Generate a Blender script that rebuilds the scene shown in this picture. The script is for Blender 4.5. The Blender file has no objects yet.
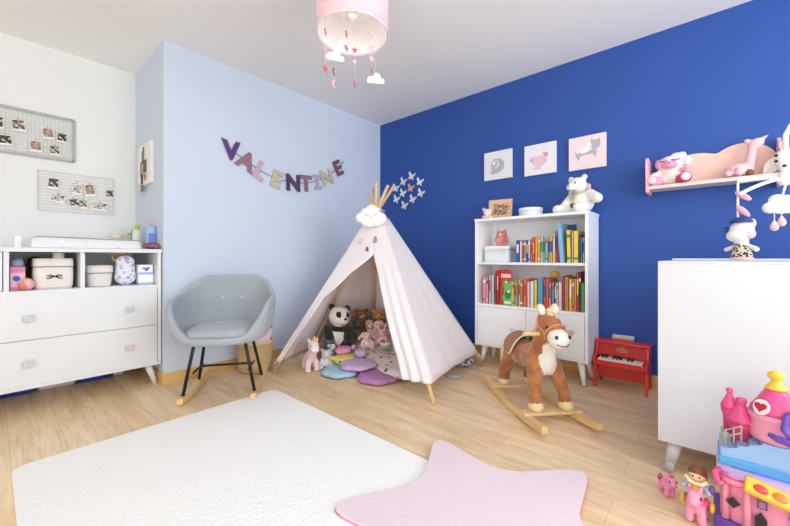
import bpy, bmesh, math, random
from mathutils import Vector, Matrix, Euler
C = bpy.context.scene.collection
SC = bpy.context.scene
random.seed(4)
PI = math.pi
R = math.radians

# ------------------------------------------------------------------ camera, world, lights, exposure
cd = bpy.data.cameras.new('camera'); cam = bpy.data.objects.new('camera', cd); C.objects.link(cam)
cam.location = (2.98, -3.10, 0.924)
cam.rotation_euler = (R(90), 0, math.atan2(0.6628, 0.7491))
cd.sensor_width = 36; cd.lens = 358/790*36; cd.shift_y = -6/790; cd.clip_start = 0.02
SC.camera = cam
SC.view_settings.view_transform = 'Standard'
SC.view_settings.look = 'None'
SC.view_settings.gamma = 1
SC.view_settings.use_curve_mapping = False
SC.view_settings.exposure = 0.31
SC.cycles.diffuse_bounces = 10; SC.cycles.max_bounces = 14
w = bpy.data.worlds.new('daylight'); SC.world = w; w.use_nodes = True
w.node_tree.nodes['Background'].inputs[0].default_value = (0.80, 0.90, 1.0, 1)
w.node_tree.nodes['Background'].inputs[1].default_value = 1.0

def area(name, loc, rot, sx, sy, power, col):
    l = bpy.data.lights.new(name, 'AREA'); l.shape = 'RECTANGLE'; l.size = sx; l.size_y = sy
    l.energy = power; l.color = col
    o = bpy.data.objects.new(name, l); o.location = loc; o.rotation_euler = rot; C.objects.link(o)
# daylight coming in through the two windows (wall behind the camera, wall on the right)
area('window_daylight', (3.45, -5.57, 1.50), (R(102), 0, 0), 2.7, 1.9, 41, (0.88, 0.945, 1.0))
area('window_daylight', (4.97, -1.9, 1.50), (R(107), 0, R(90)), 2.7, 1.9, 63, (0.88, 0.945, 1.0))

# ------------------------------------------------------------------ materials
def lin(c):
    c = c/255
    return c/12.92 if c <= 0.04045 else ((c+0.055)/1.055)**2.4
def rgb(h):
    h = h.lstrip('#')
    return (lin(int(h[0:2], 16)), lin(int(h[2:4], 16)), lin(int(h[4:6], 16)), 1)
_mats = {}
def M(hexcol, rough=0.6, bump=0, bscale=200, metal=0, vary=0, sheen=0, hex2=None, vscale=6, spec=None):
    """procedural surface: base colour, optional second colour in blotches, optional fine bump"""
    key = (hexcol, rough, bump, bscale, metal, vary, sheen, hex2, vscale, spec)
    if key in _mats: return _mats[key]
    m = bpy.data.materials.new('surface_'+hexcol.strip('#')); m.use_nodes = True
    nt = m.node_tree; b = nt.nodes['Principled BSDF']
    b.inputs['Base Color'].default_value = rgb(hexcol)
    b.inputs['Roughness'].default_value = rough; b.inputs['Metallic'].default_value = metal
    if spec is not None: b.inputs['Specular IOR Level'].default_value = spec
    if sheen: b.inputs['Sheen Weight'].default_value = sheen
    if bump or vary or hex2:
        tc = nt.nodes.new('ShaderNodeTexCoord')
    if vary or hex2:
        n = nt.nodes.new('ShaderNodeTexNoise'); n.inputs['Scale'].default_value = vscale; n.inputs['Detail'].default_value = 4
        nt.links.new(tc.outputs['Object'], n.inputs['Vector'])
        r = nt.nodes.new('ShaderNodeValToRGB')
        c = rgb(hexcol)
        c2 = rgb(hex2) if hex2 else tuple(x*(1-vary) for x in c[:3])+(1,)
        r.color_ramp.elements[0].color = c2; r.color_ramp.elements[1].color = c
        r.color_ramp.elements[0].position = 0.40; r.color_ramp.elements[1].position = 0.60
        nt.links.new(n.outputs['Fac'], r.inputs['Fac']); nt.links.new(r.outputs['Color'], b.inputs['Base Color'])
    if bump:
        n = nt.nodes.new('ShaderNodeTexNoise'); n.inputs['Scale'].default_value = bscale; n.inputs['Detail'].default_value = 2
        nt.links.new(tc.outputs['Object'], n.inputs['Vector'])
        bp = nt.nodes.new('ShaderNodeBump'); bp.inputs['Strength'].default_value = bump; bp.inputs['Distance'].default_value = 0.004
        nt.links.new(n.outputs['Fac'], bp.inputs['Height']); nt.links.new(bp.outputs['Normal'], b.inputs['Normal'])
    _mats[key] = m
    return m

def wood(name, base, dark, scale=(2, 30, 30), rough=0.45):
    m = bpy.data.materials.new(name); m.use_nodes = True; nt = m.node_tree; b = nt.nodes['Principled BSDF']
    tc = nt.nodes.new('ShaderNodeTexCoord'); mp = nt.nodes.new('ShaderNodeMapping'); mp.inputs['Scale'].default_value = scale
    n = nt.nodes.new('ShaderNodeTexNoise'); n.inputs['Scale'].default_value = 1.5; n.inputs['Detail'].default_value = 5
    r = nt.nodes.new('ShaderNodeValToRGB'); r.color_ramp.elements[0].color = rgb(dark); r.color_ramp.elements[1].color = rgb(base)
    r.color_ramp.elements[0].position = 0.3; r.color_ramp.elements[1].position = 0.65
    L = nt.links.new
    L(tc.outputs['Object'], mp.inputs['Vector']); L(mp.outputs['Vector'], n.inputs['Vector']); L(n.outputs['Fac'], r.inputs['Fac']); L(r.outputs['Color'], b.inputs['Base Color'])
    b.inputs['Roughness'].default_value = rough
    return m

def floor_material():
    m = bpy.data.materials.new('oak_planks'); m.use_nodes = True; nt = m.node_tree; b = nt.nodes['Principled BSDF']; L = nt.links.new
    tc = nt.nodes.new('ShaderNodeTexCoord')
    br = nt.nodes.new('ShaderNodeTexBrick')
    br.offset = 0.37; br.inputs['Scale'].default_value = 1
    br.inputs['Brick Width'].default_value = 1.35; br.inputs['Row Height'].default_value = 0.19
    br.inputs['Mortar Size'].default_value = 0.0014; br.inputs['Mortar Smooth'].default_value = 0.2
    br.inputs['Color1'].default_value = rgb('efd6ae'); br.inputs['Color2'].default_value = rgb('dcba8e'); br.inputs['Mortar'].default_value = rgb('b89a76')
    L(tc.outputs['Object'], br.inputs['Vector'])
    mp = nt.nodes.new('ShaderNodeMapping'); mp.inputs['Scale'].default_value = (1.1, 9, 1)
    L(tc.outputs['Object'], mp.inputs['Vector'])
    n = nt.nodes.new('ShaderNodeTexNoise'); n.inputs['Scale'].default_value = 1.8; n.inputs['Detail'].default_value = 6; n.inputs['Distortion'].default_value = 0.9
    L(mp.outputs['Vector'], n.inputs['Vector'])
    r = nt.nodes.new('ShaderNodeValToRGB'); r.color_ramp.elements[0].color = rgb('d2ad80'); r.color_ramp.elements[1].color = rgb('f5dfbd')
    r.color_ramp.elements[0].position = 0.30; r.color_ramp.elements[1].position = 0.62
    L(n.outputs['Fac'], r.inputs['Fac'])
    mx = nt.nodes.new('ShaderNodeMix'); mx.data_type = 'RGBA'; mx.inputs[0].default_value = 0.48
    L(br.outputs['Color'], mx.inputs[6]); L(r.outputs['Color'], mx.inputs[7])
    n2 = nt.nodes.new('ShaderNodeTexNoise'); n2.inputs['Scale'].default_value = 2.2; n2.inputs['Detail'].default_value = 8; n2.inputs['Distortion'].default_value = 2.0
    mp2 = nt.nodes.new('ShaderNodeMapping'); mp2.inputs['Scale'].default_value = (1.3, 15, 1)
    L(tc.outputs['Object'], mp2.inputs['Vector']); L(mp2.outputs['Vector'], n2.inputs['Vector'])
    r2 = nt.nodes.new('ShaderNodeValToRGB'); r2.color_ramp.elements[0].color = rgb('b09a82'); r2.color_ramp.elements[1].color = (1, 1, 1, 1)
    r2.color_ramp.elements[0].position = 0.34; r2.color_ramp.elements[1].position = 0.50
    L(n2.outputs['Fac'], r2.inputs['Fac'])
    mu = nt.nodes.new('ShaderNodeMix'); mu.data_type = 'RGBA'; mu.blend_type = 'MULTIPLY'; mu.inputs[0].default_value = 0.24
    L(mx.outputs[2], mu.inputs[6]); L(r2.outputs['Color'], mu.inputs[7])
    L(mu.outputs[2], b.inputs['Base Color'])
    b.inputs['Roughness'].default_value = 0.38
    bp = nt.nodes.new('ShaderNodeBump'); bp.inputs['Strength'].default_value = 0.08; bp.inputs['Distance'].default_value = 0.002
    L(n2.outputs['Fac'], bp.inputs['Height']); L(bp.outputs['Normal'], b.inputs['Normal'])
    return m

def rug_material(hexcol, mode):
    m = bpy.data.materials.new('woven_rug'); m.use_nodes = True; nt = m.node_tree; b = nt.nodes['Principled BSDF']; L = nt.links.new
    b.inputs['Base Color'].default_value = rgb(hexcol); b.inputs['Roughness'].default_value = 0.95; b.inputs['Sheen Weight'].default_value = 0.25
    tc = nt.nodes.new('ShaderNodeTexCoord')
    if mode == 'loops':
        mp = nt.nodes.new('ShaderNodeMapping'); mp.inputs['Scale'].default_value = (1, 0.45, 1)
        v = nt.nodes.new('ShaderNodeTexVoronoi'); v.inputs['Scale'].default_value = 120
        L(tc.outputs['Object'], mp.inputs['Vector']); L(mp.outputs['Vector'], v.inputs['Vector']); h = v.outputs['Distance']
    else:
        v = nt.nodes.new('ShaderNodeTexNoise'); v.inputs['Scale'].default_value = 55; v.inputs['Detail'].default_value = 5
        L(tc.outputs['Object'], v.inputs['Vector']); h = v.outputs['Fac']
    bp = nt.nodes.new('ShaderNodeBump'); bp.inputs['Strength'].default_value = 0.40; bp.inputs['Distance'].default_value = 0.007
    bp.invert = (mode == 'loops')
    L(h, bp.inputs['Height']); L(bp.outputs['Normal'], b.inputs['Normal'])
    return m

def speckle_material(base, cols, scale, dens):
    """plain cloth printed with small scattered dots"""
    m = bpy.data.materials.new('printed_cloth'); m.use_nodes = True; nt = m.node_tree; b = nt.nodes['Principled BSDF']; L = nt.links.new
    tc = nt.nodes.new('ShaderNodeTexCoord'); v = nt.nodes.new('ShaderNodeTexVoronoi'); v.inputs['Scale'].default_value = scale
    L(tc.outputs['Object'], v.inputs['Vector'])
    lt = nt.nodes.new('ShaderNodeMath'); lt.operation = 'LESS_THAN'; lt.inputs[1].default_value = dens
    L(v.outputs['Distance'], lt.inputs[0])
    sp = nt.nodes.new('ShaderNodeSeparateColor'); L(v.outputs['Color'], sp.inputs['Color'])
    r = nt.nodes.new('ShaderNodeValToRGB'); r.color_ramp.interpolation = 'CONSTANT'
    while len(r.color_ramp.elements) < len(cols): r.color_ramp.elements.new(0.5)
    for i, c in enumerate(cols):
        r.color_ramp.elements[i].position = i/len(cols); r.color_ramp.elements[i].color = rgb(c)
    L(sp.outputs[0], r.inputs['Fac'])
    mx = nt.nodes.new('ShaderNodeMix'); mx.data_type = 'RGBA'; mx.inputs[6].default_value = rgb(base)
    L(lt.outputs[0], mx.inputs[0]); L(r.outputs['Color'], mx.inputs[7]); L(mx.outputs[2], b.inputs['Base Color'])
    b.inputs['Roughness'].default_value = 0.9
    return m

def photo_material(cols, scale=28):
    m = bpy.data.materials.new('photo_image'); m.use_nodes = True; nt = m.node_tree; b = nt.nodes['Principled BSDF']; L = nt.links.new
    tc = nt.nodes.new('ShaderNodeTexCoord'); n = nt.nodes.new('ShaderNodeTexNoise'); n.inputs['Scale'].default_value = scale; n.inputs['Detail'].default_value = 1
    L(tc.outputs['Object'], n.inputs['Vector'])
    r = nt.nodes.new('ShaderNodeValToRGB')
    while len(r.color_ramp.elements) < len(cols): r.color_ramp.elements.new(0.5)
    for i, c in enumerate(cols):
        r.color_ramp.elements[i].position = 0.36+0.28*i/max(1, len(cols)-1); r.color_ramp.elements[i].color = rgb(c)
    L(n.outputs['Fac'], r.inputs['Fac']); L(r.outputs['Color'], b.inputs['Base Color']); b.inputs['Roughness'].default_value = 0.4
    return m

def weave_material():
    m = bpy.data.materials.new('wicker'); m.use_nodes = True; nt = m.node_tree; b = nt.nodes['Principled BSDF']; L = nt.links.new
    tc = nt.nodes.new('ShaderNodeTexCoord'); wv = nt.nodes.new('ShaderNodeTexWave'); wv.bands_direction = 'Z'
    wv.inputs['Scale'].default_value = 22; wv.inputs['Distortion'].default_value = 2; wv.inputs['Detail'].default_value = 3
    L(tc.outputs['Object'], wv.inputs['Vector'])
    r = nt.nodes.new('ShaderNodeValToRGB'); r.color_ramp.elements[0].color = rgb('b08a55'); r.color_ramp.elements[1].color = rgb('e6cd9c')
    L(wv.outputs['Fac'], r.inputs['Fac']); L(r.outputs['Color'], b.inputs['Base Color'])
    bp = nt.nodes.new('ShaderNodeBump'); bp.inputs['Strength'].default_value = 0.6; bp.inputs['Distance'].default_value = 0.006
    L(wv.outputs['Fac'], bp.inputs['Height']); L(bp.outputs['Normal'], b.inputs['Normal']); b.inputs['Roughness'].default_value = 0.7
    return m

WHITE = M('eeeeec', 0.45); WHITE2 = M('f2f2f0', 0.35)
PINE = wood('pine', 'efcf9c', 'dcb27a', (8, 8, 2)); BEECH = wood('beech', 'ecca92', 'dbb277', (3, 12, 12))
SKIRT = wood('skirting_oak', 'e0b878', 'c8975a', (2, 2, 14))
BLACK = M('191919', 0.4); EYE = M('101012', 0.15)

# ------------------------------------------------------------------ mesh helpers
class MB:
    def __init__(s): s.bm = bmesh.new(); s.m = []
    def mi(s, mat):
        if mat not in s.m: s.m.append(mat)
        return s.m.index(mat)
    def _tag(s, faces, mat, smooth):
        k = s.mi(mat)
        for f in faces: f.material_index = k; f.smooth = smooth
    def _new(s, n0): 
        s.bm.faces.ensure_lookup_table(); return s.bm.faces[n0:]
    def box(s, c, d, mat, rot=(0, 0, 0), bev=0.0, seg=2, taper=None):
        n0 = len(s.bm.faces)
        ret = bmesh.ops.create_cube(s.bm, size=1)
        vs = ret['verts']
        T = Matrix.Translation(c) @ Euler(rot).to_matrix().to_4x4()
        for v in vs:
            k = 1
            if taper and v.co.z < 0: k = taper
            v.co = T @ Vector((v.co.x*d[0]*k, v.co.y*d[1]*k, v.co.z*d[2]))
        if bev:
            es = list({e for v in vs for e in v.link_edges})
            bmesh.ops.bevel(s.bm, geom=es, offset=bev, segments=seg, profile=0.6, affect='EDGES')
        s._tag(s._new(n0), mat, bev > 0.004)
        return s
    def cyl(s, p0, p1, r0, r1, mat, seg=16, smooth=True):
        n0 = len(s.bm.faces)
        p0 = Vector(p0); p1 = Vector(p1); d = p1-p0
        q = d.to_track_quat('Z', 'Y').to_matrix().to_4x4()
        T = Matrix.Translation((p0+p1)/2) @ q
        bmesh.ops.create_cone(s.bm, cap_ends=True, segments=seg, radius1=r0, radius2=r1, depth=d.length, matrix=T)
        s._tag(s._new(n0), mat, smooth)
        return s
    def ell(s, c, r, mat, rot=(0, 0, 0), sub=3):
        n0 = len(s.bm.faces)
        T = Matrix.Translation(c) @ Euler(rot).to_matrix().to_4x4() @ Matrix.Diagonal((r[0], r[1], r[2], 1))
        bmesh.ops.create_icosphere(s.bm, subdivisions=sub, radius=1, matrix=T)
        s._tag(s._new(n0), mat, True)
        return s
    def tube(s, pts, r, mat, seg=8, closed=False, smooth=True):
        n0 = len(s.bm.faces)
        pts = [Vector(p) for p in pts]; n = len(pts); rings = []
        rad = r if callable(r) else (lambda i: r)
        up = None
        for i, p in enumerate(pts):
            a = pts[(i-1) % n] if (closed or i > 0) else p
            b = pts[(i+1) % n] if (closed or i < n-1) else p
            t = (b-a).normalized()
            if up is None: up = t.orthogonal().normalized()
            else: up = (up - t*up.dot(t)).normalized()
            sd = t.cross(up)
            rings.append([s.bm.verts.new(p + (up*math.cos(2*PI*k/seg)+sd*math.sin(2*PI*k/seg))*rad(i)) for k in range(seg)])
        for i in range(n if closed else n-1):
            A = rings[i]; B = rings[(i+1) % n]
            for k in range(seg): s.bm.faces.new((A[k], A[(k+1) % seg], B[(k+1) % seg], B[k]))
        if not closed:
            s.bm.faces.new(list(reversed(rings[0]))); s.bm.faces.new(rings[-1])
        s._tag(s._new(n0), mat, smooth)
        return s
    def lathe(s, prof, mat, c=(0, 0, 0), seg=32, smooth=True, sx=1, sy=1, power=2.0, cap=True):
        """profile of (radius, height); power above 2 gives rounded squares"""
        n0 = len(s.bm.faces); rings = []
        for r, z in prof:
            ring = []
            for k in range(seg):
                a = 2*PI*k/seg; cx, cy = math.cos(a), math.sin(a)
                if power != 2.0:
                    e = 2/power; cx = math.copysign(abs(cx)**e, cx); cy = math.copysign(abs(cy)**e, cy)
                ring.append(s.bm.verts.new((c[0]+cx*r*sx, c[1]+cy*r*sy, c[2]+z)))
            rings.append(ring)
        for A, B in zip(rings, rings[1:]):
            for k in range(seg): s.bm.faces.new((A[k], A[(k+1) % seg], B[(k+1) % seg], B[k]))
        if cap:
            s.bm.faces.new(list(reversed(rings[0]))); s.bm.faces.new(rings[-1])
        s._tag(s._new(n0), mat, smooth)
        return s
    def prism(s, poly, h, mat, T=None, smooth=False, z0=0.0, bev=0):
        """polygon in local xy extruded along local z from z0 to z0+h, placed by T"""
        n0 = len(s.bm.faces); T = T or Matrix()
        a = [s.bm.verts.new(T @ Vector((x, y, z0))) for x, y in poly]
        b = [s.bm.verts.new(T @ Vector((x, y, z0+h))) for x, y in poly]
        n = len(poly)
        f = [s.bm.faces.new(list(reversed(a))), s.bm.faces.new(b)]
        for k in range(n): f.append(s.bm.faces.new((a[k], a[(k+1) % n], b[(k+1) % n], b[k])))
        if bev:
            es = list(f[0].edges)+list(f[1].edges)
            bmesh.ops.bevel(s.bm, geom=es, offset=bev, segments=3, profile=0.5, affect='EDGES')
        s._tag(s._new(n0), mat, smooth)
        return s
    def grid(s, fn, nu, nv, mat, smooth=True):
        n0 = len(s.bm.faces)
        vs = [[s.bm.verts.new(fn(i/nu, j/nv)) for j in range(nv+1)] for i in range(nu+1)]
        for i in range(nu):
            for j in range(nv): s.bm.faces.new((vs[i][j], vs[i+1][j], vs[i+1][j+1], vs[i][j+1]))
        s._tag(s._new(n0), mat, smooth)
        return s
    def build(s, name, parent=None, label=None, solid=0, sub=0, fix=True, offset=-1):
        if fix: bmesh.ops.recalc_face_normals(s.bm, faces=s.bm.faces)
        me = bpy.data.meshes.new(name); s.bm.to_mesh(me); s.bm.free()
        for m in s.m: me.materials.append(m)
        o = bpy.data.objects.new(name, me); C.objects.link(o)
        if parent: o.parent = parent
        if label: o['label'] = label
        if solid:
            md = o.modifiers.new('thick', 'SOLIDIFY'); md.thickness = solid; md.offset = offset
        if sub:
            md = o.modifiers.new('smooth', 'SUBSURF'); md.levels = sub; md.render_levels = sub
        return o

def tag(o, label, cat, group=None):
    o['label'] = label; o['category'] = cat
    if group: o['group'] = group
    return o
def thing(name, label, cat, loc=(0, 0, 0), rz=0, group=None, rot=None):
    o = bpy.data.objects.new(name, None); C.objects.link(o)
    o.location = loc; o.rotation_euler = rot or (0, 0, rz); o.empty_display_size = 0.05
    return tag(o, label, cat, group)
def struct(o):
    o['kind'] = 'structure'; return o
def place(o, loc, rz=0, rot=None):
    o.location = loc; o.rotation_euler = rot or (0, 0, rz); return o

def blob(name, els, voxel, parent=None, smooth=4, label=None):
    """soft body: overlapping ellipsoids ('e', centre, radii, mat, rot) and capsules ('c', p0, p1, r0, r1, mat) fused into one skin"""
    b = MB(); dummy = els[0][3] if els[0][0] == 'e' else els[0][5]
    for e in els:
        if e[0] == 'e': b.ell(e[1], e[2], dummy, e[4] if len(e) > 4 else (0, 0, 0))
        else:
            b.cyl(e[1], e[2], e[3], e[4], dummy, 14); b.ell(e[1], (e[3],)*3, dummy); b.ell(e[2], (e[4],)*3, dummy)
    t = b.build('tmp'); md = t.modifiers.new('r', 'REMESH'); md.mode = 'VOXEL'; md.voxel_size = voxel
    dg = bpy.context.evaluated_depsgraph_get(); dg.update()
    me = bpy.data.meshes.new_from_object(t.evaluated_get(dg)); old = t.data
    bpy.data.objects.remove(t); bpy.data.meshes.remove(old)
    bm = bmesh.new(); bm.from_mesh(me)
    for _ in range(smooth): bmesh.ops.smooth_vert(bm, verts=bm.verts, factor=0.5, use_axis_x=True, use_axis_y=True, use_axis_z=True)
    mats = []; pre = []
    for e in els:
        mt = e[3] if e[0] == 'e' else e[5]
        if mt not in mats: mats.append(mt)
        if e[0] == 'e':
            inv = (Matrix.Translation(e[1]) @ Euler(e[4] if len(e) > 4 else (0, 0, 0)).to_matrix().to_4x4()).inverted()
            pre.append((0, inv, e[2], mats.index(mt)))
        else: pre.append((1, Vector(e[1]), Vector(e[2])-Vector(e[1]), e[3], e[4], mats.index(mt)))
    for f in bm.faces:
        p = f.calc_center_median(); best = 1e9; k = 0
        for q in pre:
            if q[0] == 0:
                v = q[1] @ p; d = (Vector((v.x/q[2][0], v.y/q[2][1], v.z/q[2][2])).length-1)*min(q[2]); mi = q[3]
            else:
                t_ = max(0, min(1, (p-q[1]).dot(q[2])/max(1e-9, q[2].length_squared)))
                d = (p-q[1]-q[2]*t_).length-(q[3]+(q[4]-q[3])*t_); mi = q[5]
            if d < best: best = d; k = mi
        f.material_index = k; f.smooth = True
    me.materials.clear()
    for m in mats: me.materials.append(m)
    bm.to_mesh(me); bm.free()
    o = bpy.data.objects.new(name, me); C.objects.link(o)
    if parent: o.parent = parent
    if label: o['label'] = label
    return o

def eyes(parent, pts, r, mat=EYE, name='eye'):
    for p in pts: MB().ell(p, (r, r, r), mat, sub=2).build(name, parent)
def circle(r, n=24, sx=1, sy=1, cx=0, cy=0): return [(cx+r*sx*math.cos(2*PI*k/n), cy+r*sy*math.sin(2*PI*k/n)) for k in range(n)]
def rot_to(axis_x, axis_y, origin):
    x = Vector(axis_x).normalized(); y = Vector(axis_y).normalized(); z = x.cross(y)
    m = Matrix((x, y, z)).transposed().to_4x4(); m.translation = origin
    return m
WX = rot_to((1, 0, 0), (0, 0, 1), (0, 0, 0))            # drawing plane facing -Y (blue wall)
def on_blue(x, z, y=0): return rot_to((1, 0, 0), (0, 0, 1), (x, y, z))
def on_left(x, y, z): return rot_to((0, 1, 0), (0, 0, 1), (x, y, z))   # drawing plane facing +X

# ------------------------------------------------------------------ room
H = 2.5; X0 = -0.753; YB = -2.267; XR = 5.0; YF = -5.6
PAINT_BLUE = M('264e9c', 0.65, 0.25, 260); PAINT_LIGHT = M('cfdaea', 0.8, 0.15, 200); PAINT_WHITE = M('eeece7', 0.8, 0.1, 200); PAINT_CEIL = M('f4f3f1', 0.9); PAINT_ALCOVE = M('eaeae8', 0.8, 0.1, 200)
FLOOR = floor_material()
def slab(name, x0, x1, y0, y1, z0, z1, mat):
    return struct(MB().box(((x0+x1)/2, (y0+y1)/2, (z0+z1)/2), (x1-x0, y1-y0, z1-z0), mat).build(name))
slab('floor', X0-0.1, XR+0.1, YF-0.1, 0.1, -0.1, 0, FLOOR)
slab('ceiling', X0-0.1, XR+0.1, YF-0.1, 0.1, H, H+0.1, PAINT_CEIL)
slab('wall_back', 0.0, XR+0.1, 0, 0.1, 0, H, PAINT_BLUE)
slab('wall_left', X0, 0, YB, 0.1, 0, H, PAINT_LIGHT)
slab('wall_alcove', X0-0.1, X0, YF-0.1, YB, 0, H, PAINT_ALCOVE)
def wall_with_hole(name, along, fixed, a0, a1, h0, h1, z0, z1):
    b = MB(); lo, hi = (X0-0.1, XR+0.1) if along == 'x' else (YF, 0)
    for (s0, s1, u0, u1) in ((lo, h0, 0, H), (h1, hi, 0, H), (h0, h1, 0, z0), (h0, h1, z1, H)):
        if along == 'x': b.box(((s0+s1)/2, fixed, (u0+u1)/2), (s1-s0, 0.1, u1-u0), PAINT_WHITE)
        else: b.box((fixed, (s0+s1)/2, (u0+u1)/2), (0.1, s1-s0, u1-u0), PAINT_WHITE)
    return struct(b.build(name))
wall_with_hole('wall_front', 'x', YF-0.05, 0, 0, 2.05, 4.85, 0.5, 2.45)
wall_with_hole('wall_right', 'y', XR+0.05, 0, 0, -3.3, -0.5, 0.5, 2.45)
def window(name, along, fixed, a0, a1, z0, z1):
    b = MB()
    segs = [((a0+a1)/2, z0+0.03, a1-a0, 0.06), ((a0+a1)/2, z1-0.03, a1-a0, 0.06), (a0+0.03, (z0+z1)/2, 0.06, z1-z0), (a1-0.03, (z0+z1)/2, 0.06, z1-z0), ((a0+a1)/2, (z0+z1)/2, 0.07, z1-z0)]
    for c, z, s1, s2 in segs:
        if along == 'x': b.box((c, fixed, z), (s1, 0.05, s2), WHITE)
        else: b.box((fixed, c, z), (0.05, s1, s2), WHITE)
    return struct(b.build(name))
window('window_1', 'x', YF-0.07, 2.05, 4.85, 0.5, 2.45)
window('window_2', 'y', XR+0.07, -3.3, -0.5, 0.5, 2.45)
BH = 0.078
slab('baseboard_back', 0.0, XR, -0.014, 0, 0, BH+0.012, SKIRT)
slab('baseboard_left', 0.0, 0.014, YB-0.014, -0.014, 0, BH, SKIRT)
slab('baseboard_alcove_side', X0, 0.0, YB-0.014, YB, 0, BH, SKIRT)
slab('baseboard_alcove', X0, X0+0.014, YF, YB-0.014, 0, BH, SKIRT)

# ------------------------------------------------------------------ rugs
def rounded_rect(x0, x1, y0, y1, r, n=6):
    pts = []
    for cx, cy, a in ((x1-r, y1-r, 0), (x0+r, y1-r, 90), (x0+r, y0+r, 180), (x1-r, y0+r, 270)):
        for k in range(n+1): t = R(a+90*k/n); pts.append((cx+r*math.cos(t), cy+r*math.sin(t)))
    return pts
tag(MB().prism(rounded_rect(0.715, 2.62, -3.04, -1.80, 0.05), 0.012, rug_material('f3f2f0', 'loops'), bev=0.005).build('rug'),
    'large white rectangular woven rug lying on the oak floor', 'rug')
def star_outline(ro, ri, a0, rt=0.07):
    pts = []
    for k in range(10):
        a = R(a0+36*k); rr = ro if k % 2 == 0 else ri
        pts.append((rr*math.cos(a), rr*math.sin(a)))
    out = []; n = 10
    for i in range(n):
        p = Vector(pts[i]); a = Vector(pts[i-1]); b = Vector(pts[(i+1) % n]); L_ = 0.105 if i % 2 == 0 else 0.11
        q0 = p+(a-p).normalized()*L_; q1 = p+(b-p).normalized()*L_
        for k in range(9):
            t = k/8; out.append(tuple(q0*(1-t)**2+p*2*t*(1-t)+q1*t*t))
    return out
sr = thing('star_rug', 'pale pink fluffy star shaped rug overlapping the white rug', 'rug', (2.405, -1.968, 0.0))
so = star_outline(0.583, 0.285, 71)
MB().prism(so, 0.014, rug_material('e2cfd8', 'fluff'), Matrix.Translation((0, 0, 0.015)), bev=0.006).build('pile', sr)
MB().prism([(x*1.006, y*1.006) for x, y in so], 0.004, M('e77f9c', 0.8), Matrix.Translation((0, 0, 0.0125))).build('backing', sr, label='bright pink backing edge')

# ------------------------------------------------------------------ dresser in the alcove
DW = M('e4e6e8', 0.4)
dr = thing('changing_dresser', 'wide white changing dresser with open top compartments and two long drawers', 'dresser', (0, 0, 0))
yL, yR = -3.75, -2.274; xF = -0.03; xB = -0.735
b = MB()
b.box(((xF+xB)/2, (yL+yR)/2, 0.155), (xF-xB, yR-yL, 0.022), DW, bev=0.003)              # bottom
b.box(((xF+xB)/2-0.001, (yL+yR)/2, 0.715), (xF-xB, yR-yL-0.04, 0.02), DW)                        # deck over drawers
for y in (yR-0.011, yL+0.011): b.box(((xF+xB)/2, y, 0.555), (xF-xB, 0.022, 0.80), DW, bev=0.003)
for y in (-2.708, -3.04): b.box(((xF+xB)/2-0.004, y, 0.84), (xF-xB-0.008, 0.022, 0.23), DW)
b.box((xB+0.006, (yL+yR)/2, 0.435), (0.012, yR-yL-0.02, 0.56), DW)
b.build('carcass', dr)
MB().box(((xF+xB)/2+0.004, (yL+yR)/2, 0.967), (xF-xB+0.014, yR-yL+0.008, 0.026), DW, bev=0.004).build('top', dr)
MB().box((xF-0.012, (-3.05+yL+0.02)/2, 0.84), (0.018, -3.05-yL-0.03, 0.225), M('e4e7ec', 0.5), bev=0.003).build('door', dr)
KN = M('cdd0d6', 0.55, vary=0.05, vscale=30)
for z0, z1, kz, nm in ((0.4345, 0.7075, 0.565, None), (0.165, 0.4345, 0.30, None)):
    d = MB().box((xF-0.008, (yL+yR)/2, (z0+z1)/2), (0.018, yR-yL-0.052, z1-z0-0.003), DW, bev=0.002).build('drawer', dr)
    for ky in (-2.466, -2.953, -3.5):
        pk = (ky == -2.466 and kz == 0.30)
        k = MB(); k.cyl((xF, ky, kz), (xF+0.014, ky, kz), 0.007, 0.007, WHITE, 8)
        k.box((xF+0.018, ky, kz-0.002), (0.010, 0.046, 0.040), M('e3cbd0', 0.55) if pk else KN, rot=(R(4), 0, 0), bev=0.003)
        k.build('knob', d, label='pale pink square knob' if pk else 'pale grey square knob')
for x, y, dx, dy in ((xF-0.06, yR-0.07, 0.012, 0.045), (xF-0.06, yL+0.07, 0.012, -0.045), (xB+0.07, yR-0.09, -0.02, 0.045), (xB+0.07, yL+0.09, -0.02, -0.045)):
    MB().cyl((x+dx, y+dy, 0.0), (x, y, 0.147), 0.013, 0.024, DW, 16).build('leg', dr)

# things stored under the dresser
SB = M('2b49b4', 0.5, 0.5, 60, hex2='1c2f86', vscale=12); SW = M('d7dbe0', 0.6, 0.4, 60)
def soft_bag(name, label, y0, y1, mat, x=-0.595, h=0.135, extra=None, cat='bag', group=None):
    b = MB(); b.box((0, 0, h/2), (0.25, y1-y0, h), mat, bev=0.025, seg=3)
    if extra: extra(b, y1-y0)
    return place(tag(b.build(name), label, cat, group), (x, (y0+y1)/2, 0.001))
soft_bag('storage_bag', 'shiny royal blue storage bag under the left end of the white dresser', -3.45, -2.90, SB)
soft_bag('storage_box', 'flat white storage box under the dresser between two blue bags', -2.885, -2.69, SW, h=0.13, cat='box')
def stripe(b, L_): b.box((0.126, L_/2-0.04, 0.09), (0.006, 0.09, 0.03), M('f0d23c', 0.5), bev=0.002)
soft_bag('storage_bag', 'royal blue storage bag with yellow patch under the middle of the dresser', -2.675, -2.49, SB, extra=stripe)
soft_bag('storage_box', 'low pale grey box under the right end of the dresser', -2.475, -2.40, M('c9cbc9', 0.6), x=-0.595, h=0.125, cat='box')

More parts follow.
